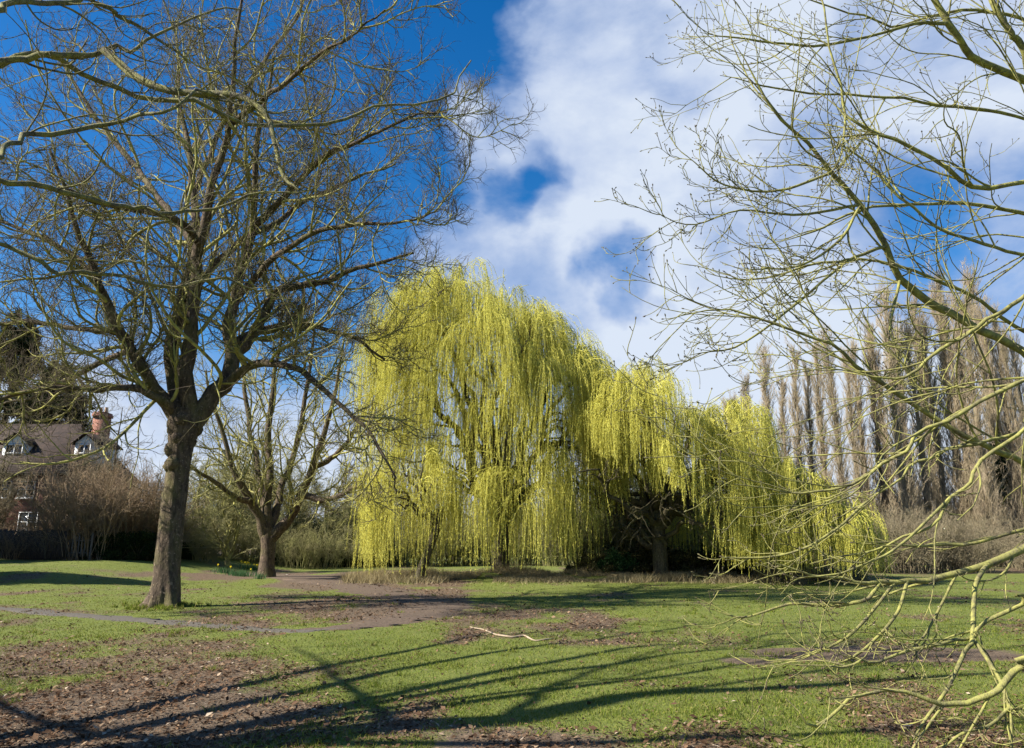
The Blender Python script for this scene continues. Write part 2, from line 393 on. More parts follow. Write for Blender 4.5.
# ---- the big tree on the left
rng = np.random.default_rng(5)
bx, by = gnd(163, 607); D0 = by
tr = [(163,611,D0,33),(166,590,D0,31),(168,560,D0,29),(172,520,D0,28),(177,480,D0,27),(181,450,D0,27),(184,428,D0,33),(186,410,D0,30)]
TP, TR = flare_trunk([(a_,b_,c_,d_*(.80 if b_ > 440 else .88)) for a_,b_,c_,d_ in tr], 70, 28, rng, .12)
mbT = MB()
P = TP[None]; Rr = TR[None]
ang = np.arange(36)*2*math.pi/36; hh_ = (P[0,:,2]-P[0,0,2])[:,None]
mod = 1+1.15*np.exp(-hh_/.36)*np.clip(np.sin(ang*3+.6)*.6+np.sin(ang*5+2)*.5+.1,-.25,1)+.07*(fbm(hh_*.8+0*ang, ang*1.3+0*hh_, 61, 3)-.5)*2+.035*np.sin(ang*9+hh_*1.3)
mod += .16*np.clip(fbm(hh_*1.3+0*ang, ang*1.1+0*hh_, 67, 2)-.5,0,1)*np.clip((hh_-2)/1.5,0,1)*3
tubes(mbT, P, Rr, 36, .02, rng, mod)
# root flares and burrs
for k in range(26):
    i = rng.integers(44, 68); a = rng.uniform(0,2*math.pi); r_ = TR[i]
    c0 = TP[i]+np.array([math.cos(a),math.sin(a),0])*r_*.75; s = rng.uniform(.08,.2)*(1.5 if i > 20 else .8)
    q = np.array([c0-[0,0,s], c0-[0,0,s*.5], c0, c0+[0,0,s*.5], c0+[0,0,s]]); tubes(mbT, q[None], np.array([[.01,s*.6,s*.8,s*.55,.01]]), 9, .15, rng)
D = D0
LM = [
 [(182,425,D,22),(170,408,D-.2,17),(155,390,D-.5,14),(137,360,D-.9,11),(122,330,D-1.3,10),(105,300,D-1.7,9),(97,275,D-2,8),(85,250,D-2.3,7),(68,205,D-2.8,5),(50,150,D-3.2,3)],
 [(184,420,D,20),(174,385,D+.1,17),(172,345,D+.3,15),(178,310,D+.6,13),(186,270,D+.8,11),(190,235,D+1,10),(193,195,D+1.1,8),(188,140,D+1.3,6),(180,80,D+1.6,4),(172,20,D+1.8,2)],
 [(188,420,D,20),(187,380,D-.2,17),(189,330,D-.3,15),(195,285,D-.4,13),(200,245,D-.6,11),(213,190,D-1,9),(228,125,D-1.4,7),(236,60,D-1.7,5),(240,0,D-2,3)],
 [(190,425,D,24),(207,402,D+.2,20),(225,384,D+.4,18),(231,355,D+.5,15),(230,330,D+.6,13),(236,300,D+.4,11),(245,268,D+.2,10),(256,225,D,8),(257,170,D-.3,7),(263,115,D-.6,5),(275,60,D-.8,3)],
 [(230,360,D+.5,14),(247,342,D+.7,13),(262,318,D+.8,11),(280,290,D+1,9),(320,282,D+1.2,7),(362,268,D+1.2,5),(415,252,D+1.3,2.5)],
 [(222,388,D+.3,13),(250,366,D-.3,9),(275,362,D-.9,8),(303,372,D-1.4,7),(335,398,D-2,5),(365,428,D-2.3,4),(398,478,D-2.6,2)],
 [(180,420,D,14),(165,402,D-.6,9),(140,388,D-1.2,8),(112,388,D-1.8,7),(84,389,D-2.2,6),(43,387,D-2.7,5),(0,400,D-3.2,4),(-50,420,D-3.8,2.5)],
 [(150,384,D-.5,9),(134,352,D-.3,7),(100,364,D+.2,6),(67,380,D+.7,5),(33,397,D+1.1,3.5),(0,405,D+1.5,2)],
 [(138,362,D-.9,9),(124,335,D-.8,8),(90,330,D-.6,6),(40,322,D-.3,5),(0,325,D,4),(-50,335,D+.3,2)],
 [(187,300,D-.1,9),(210,270,D+1,8),(250,238,D+2,7),(300,205,D+2.8,5),(350,180,D+3.4,3.5),(395,165,D+3.8,2)],
 [(200,245,D-.6,8),(180,222,D-1.6,8),(150,212,D-2.4,7),(105,205,D-3.2,6),(60,188,D-4,5),(0,180,D-4.8,4),(-60,165,D-5.5,3)],
 [(97,277,D-2,7),(80,262,D-1.6,6),(50,240,D-1.2,5),(10,225,D-.8,4),(-40,205,D-.5,3)],
 [(256,225,D,8),(285,195,D-.8,7),(320,160,D-1.6,6),(360,140,D-2.2,4.5),(405,120,D-2.8,3),(445,110,D-3.2,1.5)],
 [(231,345,D+.5,9),(262,330,D+1.8,8),(300,325,D+2.8,6),(345,335,D+3.6,4),(385,360,D+4.2,2.5)],
 [(236,300,D+.4,8),(270,262,D-.6,7),(310,235,D-1.4,6),(350,225,D-2,5),(400,222,D-2.5,3),(440,212,D-3,1.5)],
 [(190,240,D+1,8),(160,200,D+2.2,7),(130,160,D+3.2,6),(95,115,D+4,5),(60,60,D+4.6,3)],
 [(228,125,D-1.4,7),(262,100,D-2.6,6),(300,70,D-3.6,5),(345,40,D-4.5,3),(385,10,D-5,2)],
 [(193,195,D+1.1,7),(215,140,D+2.6,6),(245,90,D+3.6,5),(280,40,D+4.5,4),(310,-10,D+5,3)],
]
sets = []
for r_ in LM:
    q, rr = pl(r_, 22, .035, rng); sets.append((q[None], rr[None]*.95)); tubes(mbT, q[None], rr[None]*.95, 10, .06, rng)
mbB, mbW = MB(), MB()
lv = [dict(n=14,t0=.12,ang=48,lf=.46,rf=.55,rmax=.06,seg=14,gn=.11,trop=.02,tg=.09,k=6,rmin=.026,tip=.35,taper=.4,sd=18,lmin=1.4),
      dict(n=9,t0=.1,ang=44,lf=.5,rf=.6,rmax=.032,seg=11,gn=.12,trop=.03,tg=.10,k=5,rmin=.015,tip=.35,sd=14,lmin=.9),
      dict(n=6,t0=.12,ang=42,lf=.5,rf=.6,rmax=.014,seg=7,gn=.13,trop=.03,tg=.12,k=3,rmin=.0085,m='t',sd=12,lmin=.45),
      dict(n=3,t0=.2,ang=40,lf=.5,rf=.7,rmax=.007,seg=4,gn=.13,trop=.06,k=3,rmin=.0045,tip=.6,m='t',sd=12,lmin=.25)]
crown(mbB, mbW, sets, lv, rng)
base = (bx, by, float(H(bx,by)))
def bare_tree(name, label, group, base, mbT, mbB, mbW, mt, mbm, mw, cat='tree'):
    root = empty(name, base); tag(root, label, cat, group)
    mbT.build('trunk', mt, root, base, True)
    cr = mbB.build('crown', mbm, root, base, True)
    if mbW is not None and mbW.n: mbW.build('twigs', mw, cr, base, False)
    return root
bare_tree('bare_tree', 'large bare tree with a thick mossy trunk forking low, left of the willow', None, base, mbT, mbB, mbW, M['bark_main'], M['branch'], M['twig'])

# ---- tree standing out of frame on the near left: its limbs reach over the top left, its shadow falls across the foreground
rng = np.random.default_rng(15)
nb = np.array([-9.1, 4.4, 0.0])
def sh(sx, sy, h):      # point at height h whose shadow falls at ground point sx, sy
    k = h/math.tan(SUN_EL); return [sx-math.cos(SUN_AZ)*k, sy-math.sin(SUN_AZ)*k, h]
mbT = MB(); tq, trr = limb([[*(nb-[0,0,.1]),.52],[*(nb+[0,0,.6]),.40],[*(nb+[.0,.0,2.2]),.33],[*(nb+[.0,.1,4.2]),.31],[*sh(-2.1,6.6,5.6),.28],[*sh(-1,7.2,6.4),.25],[*sh(0,7.45,7.1),.21],[*sh(.9,8.15,7.8),.17],[*sh(1.84,8.7,8.5),.14],[*sh(5.8,9.9,11),.07],[*sh(9,11,13),.02]], 50, .0, rng)
tubes(mbT, tq[None], trr[None], 18, .04, rng)
def frm(h, rows, r0=.16):
    rows = [(a,b_,Y+rng.normal(0,.2),th) for a,b_,Y,th in rows]
    c = [[*(nb+[.12,.3,h]), r0*.7]]+[list(at(a,b_,Y))+[width(th*.7,Y)] for a,b_,Y,th in rows]
    q, rr = limb(c, 30, .032, rng); return q, rr
NL = [frm(5.0,[(-60,20,7.5,13),(0,3,8,10),(45,2,8.6,9),(84,1,9,8),(110,12,9.4,7),(140,28,9.8,5),(190,60,10.5,3)]),
      frm(4.6,[(-80,75,8.2,15),(0,60,8.8,12),(50,57,9.4,10),(100,52,9.8,8),(134,47,10,6),(185,20,10.4,4),(240,8,10.8,2.5)]),
      frm(4.7,[(-60,100,9.5,13),(0,72,10,11),(43,63,10.2,9),(100,80,10.6,8),(150,97,11,8),(200,107,11.4,7),(268,122,12,6),(340,118,12.6,5),(385,108,13,4),(440,96,13.4,3),(475,60,13.6,2)]),
      frm(4.2,[(-60,160,7.4,10),(0,147,7.8,8),(33,137,8.2,8),(110,122,8.8,7),(167,104,9.2,5),(215,95,9.6,4),(260,105,10,2)]),
      frm(3.9,[(-60,170,10,12),(0,180,10.6,9),(67,190,11.2,8),(117,204,11.8,7),(150,212,12.2,6),(190,210,12.6,5),(250,196,13,4),(310,190,13.4,2)]),
      frm(3.4,[(-60,225,11,10),(0,243,11.6,7),(50,265,12,7),(94,277,12.4,6),(147,283,13,5),(210,280,13.6,4),(270,292,14,2)])]
q = NL[1][0]; 
NL.append(pl([(104,50,9.8,9),(140,80,9.6,9),(181,92,9.5,8),(241,97,9.4,7),(268,117,9.2,6),(276,150,9,5),(284,177,8.8,4),(300,190,8.7,2)],20,.02,rng))
# limbs that reach away over the lawn beyond the left edge and throw the foreground shadows
for rows in ([(-1,7.2,6.2,.16),(-1.3,8.0,6.7,.13),(-1.9,9.2,7.2,.10),(-2.6,10.8,7.8,.06),(-3.4,12.5,8.4,.03)],
             [(0,7.5,7.0,.14),(.5,9.0,7.9,.10),(1.6,11.0,8.8,.07),(3.2,13.6,10,.03)],
             [(.9,8.2,7.7,.13),(3,9.6,8.8,.10),(5.5,11,9.8,.07),(8.5,12.6,11,.03)],
             [(-2.1,6.6,5.5,.16),(-4,7.2,5.6,.11),(-5.6,8.6,6,.07),(-7,10.5,6.6,.03)],
             [(-2.1,6.6,5.5,.18),(1.5,6.7,7.4,.13),(5,7.4,9.2,.08),(9,8.2,11,.04)]):
    c = [[*sh(a,b_,h_), r_*.55] for a,b_,h_,r_ in rows]
    q, rr = limb(c, 22, .02, rng); NL.append((q, rr))
mbB, mbW = MB(), MB(); sets = []
for q, rr in NL: sets.append((q[None], rr[None])); tubes(mbT, q[None], rr[None], 9, .06, rng)
lv = [dict(n=11,t0=.3,ang=50,lf=.22,rf=.42,rmax=.030,seg=14,gn=.13,trop=.02,tg=.09,k=5,rmin=.010,sd=16,lmin=.8,lmax=2.8),
      dict(n=7,t0=.15,ang=48,lf=.42,rf=.5,rmax=.015,seg=8,gn=.13,trop=.03,tg=.1,k=4,rmin=.006,sd=15,lmin=.4),
      dict(n=5,t0=.15,ang=48,lf=.5,rf=.6,rmax=.007,seg=5,gn=.14,trop=.06,k=3,rmin=.0035,m='t',lmin=.2)]
crown(mbB, mbW, sets, lv, rng)
bare_tree('bare_tree', 'bare tree off the left edge whose mossy limbs cross the top left corner', None, tuple(nb), mbT, mbB, mbW, M['near_limb'], M['near_limb'], M['twig'])

# ---- tree standing out of frame on the right, its drooping branches reaching in
rng = np.random.default_rng(25)
rb = np.array([9.3, 7.2, 0.0]); mbT = MB()
tq, trr = limb([[*(rb-[0,0,.1]),.45],[*(rb+[0,0,.5]),.34],[*(rb+[-.1,0,2.2]),.30],[*(rb+[-.3,.1,4.5]),.24],[*(rb+[-.4,.2,7.5]),.18],[*(rb+[-.2,.3,10.5]),.1],[*(rb+[0,.3,13]),.04]], 36, 0, rng)
tubes(mbT, tq[None], trr[None], 16, .04, rng)
def fr(h, rows, r0=.10):
    c = [list(at(a,b_,Y))+[width(th*.66,Y)] for a,b_,Y,th in rows]
    c = [[*(rb+[-.2,.05,h]), max(r0, c[0][3]*1.3)]]+c
    return limb(c, 26, .012, rng)
RL = [fr(3.6,[(1080,110,8.4,15),(1024,80,8.2,13),(980,62,8,12),(955,30,7.8,11),(935,0,7.7,10),(905,-50,7.6,8),(880,-120,7.6,5)]),
 fr(4.2,[(1060,110,9,12),(1024,50,8.8,11),(1009,30,8.7,10),(992,0,8.6,9),(975,-60,8.5,7)]),
 fr(2.6,[(1100,400,7.6,15),(1024,351,7.5,13),(982,331,7.4,12),(949,312,7.35,12),(928,300,7.3,12),(900,278,7.2,11),(886,248,7.1,10),(861,205,7,8),(831,171,6.9,7),(808,144,6.8,6),(781,121,6.7,5),(754,84,6.6,4),(730,40,6.5,2)]),
 fr(3.2,[(1080,180,6.6,9),(1024,185,6.5,8),(979,188,6.4,8),(942,165,6.3,7),(895,141,6.2,6),(855,124,6.1,5),(841,101,6.1,4),(831,50,6,3.5),(821,0,6,3),(815,-40,6,2)]),
 fr(3.1,[(1070,230,9,8),(1024,215,8.8,7),(976,205,8.6,6),(915,205,8.3,5),(865,208,8.1,4),(821,228,8,3.5),(781,242,7.9,2)]),
 fr(2.3,[(1080,490,6.8,11),(1024,462,6.6,9),(1002,452,6.5,9),(955,431,6.4,8),(895,391,6.3,7),(861,368,6.2,6),(828,344,6.1,5),(781,327,6,4),(720,310,6,3),(660,325,6,1.5)]),
 fr(2.8,[(1080,280,5.8,8),(1024,297,5.8,7),(996,314,5.8,6),(969,331,5.8,6),(922,364,5.8,5),(898,378,5.8,4),(860,372,5.8,3),(800,350,5.8,2)]),
 fr(2.4,[(1080,360,5.4,8),(1024,381,5.4,6.5),(969,408,5.4,6),(915,435,5.4,5.5),(895,458,5.4,5),(841,488,5.4,4),(791,492,5.4,3),(730,485,5.4,1.5)]),
 fr(2.2,[(1080,412,6,6),(1024,431,6,5),(962,447,6,5),(915,462,6,4),(870,500,6,3),(815,530,6,2)]),
 fr(2.0,[(1080,400,5.2,7),(1024,431,5.2,6),(982,465,5.2,5.5),(955,499,5.2,5),(920,530,5.2,4),(870,550,5.2,3),(810,560,5.2,1.5)]),
 fr(1.9,[(1090,530,6.2,12),(1024,550,6,11),(976,567,5.9,10),(932,579,5.8,8),(888,582,5.7,7),(848,579,5.6,5),(800,570,5.5,3),(760,560,5.4,2)]),
 fr(1.9,[(1080,515,7,6),(1024,530,7,5),(965,543,7,4.5),(915,546,7,3.5),(870,540,7,2)]),
 fr(1.7,[(1090,640,4.9,12),(1024,664,4.8,10),(1002,683,4.8,9),(976,701,4.8,8),(942,708,4.8,7),(908,691,4.8,5.5),(861,695,4.8,5),(841,708,4.8,4.5),(814,728,4.8,4),(784,701,4.8,2)]),
 fr(1.8,[(1080,580,5.3,7),(1024,600,5.3,6),(982,628,5.3,5.5),(972,638,5.3,5),(935,644,5.2,4.5),(895,658,5.1,4),(868,664,5,3.5),(841,664,5,3),(787,666,5,2)]),
 fr(3.0,[(1080,160,7.6,6),(1024,120,7.4,5.5),(940,105,7.2,5),(860,95,7,4),(780,90,6.9,3),(720,75,6.8,2)]),
 fr(3.4,[(1070,60,9.6,7),(1024,20,9.4,6),(960,10,9.2,5),(900,25,9,4),(840,10,8.9,3),(780,-10,8.8,2)]),
 fr(2.7,[(1080,340,9,7),(1024,330,8.8,6),(960,290,8.5,5.5),(900,265,8.3,5),(830,260,8.1,4),(760,280,8,3),(700,270,7.9,1.5)]),
 fr(2.9,[(1080,250,7,7),(1024,255,6.9,6),(970,240,6.8,5),(920,215,6.7,4.5),(870,165,6.6,4),(820,130,6.5,2)]),
]
def sub(rows, n=18):
    A = np.concatenate([q for q,_ in RL]); yy = CA*A[:,1]+SA*(A[:,2]-CAMZ); zz = -SA*A[:,1]+CA*(A[:,2]-CAMZ)
    px_, py_ = 512+F*A[:,0]/yy, 374-F*zz/yy; j = np.argmin((px_-rows[0][0])**2+(py_-rows[0][1])**2)
    c = [list(at(a_,b_,c_))+[width(d_*.66,c_)] for a_,b_,c_,d_ in rows]; c[0][:3] = list(A[j])
    dz = A[j][1]-rows[0][2]
    for k in range(1,len(c)): c[k] = list(at(rows[k][0],rows[k][1],rows[k][2]+dz))+[c[k][3]]
    return limb(c, n, .012, rng)
for rows_ in [[(955,18,7.75,8),(915,24,7.5,5.5),(868,37,7.3,5),(814,45,7.1,4.5),(774,43,7,4),(730,38,6.9,3),(700,33,6.9,1.5)],
 [(881,584,5.7,6),(865,600,5.6,5.5),(830,606,5.6,5),(791,604,5.6,4),(744,617,5.6,3),(707,607,5.6,1.5)],
 [(987,565,5.9,7),(975,587,5.7,7),(972,638,5.3,6.5),(965,651,5.2,6),(949,685,5,5.5),(928,715,4.9,4.5),(910,745,4.8,2.5)],
 [(972,638,5.3,6),(999,678,5.1,5.5),(1009,708,5,5),(1012,748,4.9,4),(1015,780,4.8,2)],
 [(888,582,5.7,5),(861,624,5.5,4.5),(841,641,5.4,4),(798,661,5.3,2)],
 [(908,582,5.8,5),(895,617,5.6,4.5),(858,654,5.4,4),(835,664,5.3,2)],
 [(955,584,5.8,4),(928,630,5.6,3.5),(912,648,5.5,2)],
 [(955,499,5.2,4.5),(900,545,5.1,4),(850,570,5,3),(790,580,5,2)],
 [(861,503,5.9,4),(831,533,5.8,4),(791,553,5.8,3.5),(747,558,5.8,3),(724,557,5.8,1.5)],
 [(865,208,8.1,4),(840,240,7.8,4),(800,265,7.5,3),(750,270,7.3,2)],
 [(886,248,7.1,6),(850,260,6.8,5),(800,300,6.5,4),(740,345,6.3,3),(690,355,6.2,1.5)],
 [(841,121,6.1,4),(842,150,6,3.5),(835,168,5.9,2)],
 [(898,290,7.3,5),(890,330,7,4),(905,360,6.8,3),(895,380,6.7,2)],
 [(861,205,7,5),(800,215,6.8,4),(740,210,6.6,3),(690,225,6.5,2),(650,210,6.4,1)],
 [(831,171,6.9,5),(780,190,6.7,4),(725,185,6.6,3),(680,150,6.5,1.5)],
 [(1008,705,4.8,5),(990,725,4.7,4.5),(960,735,4.6,4),(930,760,4.6,2)]]:
    RL.append(sub(rows_))
mbB, mbW = MB(), MB(); sets = []
low = []
for q, rr in RL:
    rr = rr.copy(); rr[-4:] = np.minimum(rr[-4:], np.linspace(rr[-4], .0025, 4)); tubes(mbB, q[None], rr[None], 10, .09, rng)
    (low if q[len(q)//2:,2].mean() < 2.1 else sets).append((q[None], rr[None]))
lv = [dict(n=12,t0=.2,ang=29,lf=.40,rf=.6,rmax=.011,seg=14,gn=.075,trop=.0,tg=.06,k=5,rmin=.005,sd=10,lmin=.4,flat=.45,lmax=2.2),
      dict(n=6,t0=.12,ang=34,lf=.36,rf=.75,rmax=.0065,seg=9,gn=.09,trop=.0,tg=.10,k=4,rmin=.0038,sd=12,lmin=.16,tip=.6),
      dict(n=1,t0=.2,ang=40,lf=.3,rf=.8,rmax=.004,seg=4,gn=.12,trop=.06,k=3,rmin=.003,m='t',lmin=.05,tip=.8)]
crown(mbB, mbW, sets, lv, rng, buds=True)
lv[0].update(n=5, lf=.3, lmax=1.0, gn=.06); lv[1].update(n=3); lv[2].update(n=1)
crown(mbB, mbW, low, lv, rng, buds=True)
bare_tree('bare_tree', 'bare tree off the right edge with thin yellow-green branches drooping into view', None, tuple(rb), mbT, mbB, mbW, M['bark_main'], M['near_branch'], M['near_twig'])

# ---- second tree, behind the first
rng = np.random.default_rng(35)
bx, by = gnd(266, 577); D = by
mbT = MB(); q, rr = flare_trunk([(266,579,D,16),(267,565,D,14),(268,550,D,13.5),(268,537,D,14.5),(268,528,D,14)], 16, 16, rng, .3)
tubes(mbT, q[None], rr[None], 16, .05, rng)
L2 = [[(266,536,D,13),(259,520,D-.3,9),(250,500,D-.8,8),(238,478,D-1.4,7),(228,450,D-1.8,5),(214,410,D-2.2,3.5),(205,370,D-2.5,2)],
 [(268,534,D,13),(268,505,D+.2,10),(270,470,D+.4,8),(269,430,D+.6,7),(272,390,D+.8,5),(280,340,D+1,3.5),(284,300,D+1.1,2)],
 [(271,538,D,13),(283,525,D,11),(293,515,D-.2,9),(301,492,D-.5,8),(314,462,D-.8,7),(328,425,D-1.1,5),(338,380,D-1.4,3.5),(344,340,D-1.6,2)],
 [(301,494,D-.5,7),(322,500,D-1,6),(340,496,D-1.5,5),(357,487,D-1.9,4),(380,490,D-2.2,2)],
 [(266,525,D+.1,9),(262,495,D+.9,7),(255,460,D+1.8,6),(250,420,D+2.5,5),(243,370,D+3,3.5),(240,330,D+3.3,2)],
 [(270,525,D+.1,9),(280,495,D+1.2,7),(292,460,D+2,6),(303,415,D+2.6,5),(310,360,D+3,3.5),(312,320,D+3.2,2)],
 [(252,502,D-.8,7),(235,497,D-2,5.5),(215,482,D-3,4.5),(196,470,D-3.8,3),(180,455,D-4.4,2)],
 [(310,470,D-.8,6),(335,455,D+.4,5),(355,430,D+1.4,4),(372,395,D+2,2)]]
mbB, mbW, sets = MB(), MB(), []
for r_ in L2:
    q, rr = pl(r_, 18, .04, rng); sets.append((q[None], rr[None])); tubes(mbT, q[None], rr[None], 8, .06, rng)
lv = [dict(n=15,t0=.15,ang=45,lf=.42,rf=.45,rmax=.06,seg=9,gn=.17,trop=.05,tg=.05,k=5,rmin=.03,sd=15,lmin=1),
      dict(n=9,t0=.12,ang=42,lf=.5,rf=.6,rmax=.03,seg=6,gn=.17,trop=.06,k=4,rmin=.017,lmin=.6),
      dict(n=6,t0=.15,ang=40,lf=.5,rf=.6,rmax=.015,seg=4,gn=.18,trop=.08,k=3,rmin=.011,m='t',lmin=.35)]
crown(mbB, mbW, sets, lv, rng)
bare_tree('bare_tree', 'smaller bare tree with a short stout trunk, behind the daffodils', None, (bx,by,float(H(bx,by))), mbT, mbB, mbW, M['bark_main'], M['branch'], M['olive_twig'])

# ---- generic bare trees for the copse; prototypes are copied
def proto_tree(seed, h, r, nl, spread, mt, mb_, mw, dens=(10,8,6), rmin=.011, low=.12, trop=.06):
    rng = np.random.default_rng(seed); T = MB()
    q, rr = limb([[0,0,-.15,r*1.3],[.05,0,h*.08,r],[rng.normal(0,.1),rng.normal(0,.1),h*.22,r*.85],[rng.normal(0,.25),rng.normal(0,.25),h*.5,r*.5],[rng.normal(0,.4),rng.normal(0,.4),h*.95,r*.12]], 20, .03, rng)
    tubes(T, q[None], rr[None], 10, .06, rng)
    S, Dd, L, r0 = spawn(q[None], rr[None], nl, low, .75, spread, 10, .62, .6, rng, taper=.6)
    P, Rr = grow(S, Dd, L, r0, r0*.15, 14, .10, trop, rng); tubes(T, P, Rr, 6)
    B, W = MB(), MB()
    lv = [dict(n=dens[0],t0=.15,ang=42,lf=.42,rf=.5,rmax=.05,seg=8,gn=.14,trop=.06,k=4,rmin=rmin*2,lmin=.8),
          dict(n=dens[1],t0=.12,ang=40,lf=.5,rf=.5,rmax=.02,seg=6,gn=.15,trop=.06,k=3,rmin=rmin*1.3,lmin=.5,m='t'),
          dict(n=dens[2],t0=.15,ang=38,lf=.5,rf=.6,rmax=.012,seg=3,gn=.16,trop=.08,k=3,rmin=rmin,m='t',lmin=.3)]
    crown(B, W, [(P,Rr),(q[None],rr[None])], lv, rng)
    root = empty('bare_tree', (0,0,0)); T.build('trunk', mt, root, smooth=True); c = B.build('crown', mb_, root, smooth=True); W.build('twigs', mw, c)
    return root
def place(root, loc, rz, s, label, group, cat):
    root.location = (loc[0], loc[1], float(H(loc[0],loc[1]))-.03); root.rotation_euler[2] = rz; root.scale = (s[0],s[0],s[1]) if isinstance(s, tuple) else (s,s,s)
    tag(root, label, cat, group)
rng = np.random.default_rng(41)
pa = proto_tree(101, 9, .16, 11, 48, M['branch'], M['olive_twig'], M['olive_twig'])
pb = proto_tree(102, 10, .2, 12, 40, M['branch'], M['olive_twig'], M['olive_twig'])
pc = proto_tree(103, 12, .2, 12, 38, M['bark_main'], M['grey_twig'], M['grey_twig'])
# px of stem, distance, height factor, proto, label
x3, y3 = gnd(228, 566)
copse = [(228,y3,.85,pa,'thin bare tree with a pale bent trunk, just left of the tree by the daffodils',None),
 (196,53,.8,pb,None,0),(212,58,.95,pa,None,0),(243,56,.85,pb,None,0),(262,60,1.0,pa,None,0),(284,57,.85,pb,None,0),(305,60,.95,pa,None,0),
 (326,56,.75,pb,None,0),(346,61,.85,pa,None,0),(150,56,.7,pb,None,0),(128,60,.75,pa,None,0),(172,62,.8,pa,None,0),(365,64,.85,pb,None,0)]
used = set()
for px, Y, s, pr, lb, g in copse:
    o = pr if id(pr) not in used else copy_thing(pr); used.add(id(pr))
    X = at(px, 560, Y)[0]
    place(o, (X,Y), rng.uniform(0,6.28), (s*1.1, s), lb or 'small bare olive-twigged tree in the thicket behind the daffodils and left willow edge', None if lb else 'bare trees of the thicket behind the daffodils', 'tree')
for px,Y,s in ((-14,48,.75),(60,48.5,.7),(104,49,.85),(80,56,.9)):
    o = copy_thing(pc); place(o, (at(px,560,Y)[0],Y), rng.uniform(0,6.28), s, 'slender leafless tree whose twigs screen the brick house', 'bare trees in front of the brick house', 'tree')
# far row of bare trees behind the willows and on the right
k = 0
for px in list(range(380, 1100, 34)):
    Y = 72+rng.uniform(-6,14)
    if px > 720: Y = 82+rng.uniform(0,14)
    o = pc if k == 0 else copy_thing(pc); k += 1
    place(o, (at(px+rng.uniform(-8,8),560,Y)[0],Y), rng.uniform(0,6.28), rng.uniform(.75,1.05), 'distant bare tree in the wood showing through behind the willows and poplars', 'bare trees of the far wood', 'tree')

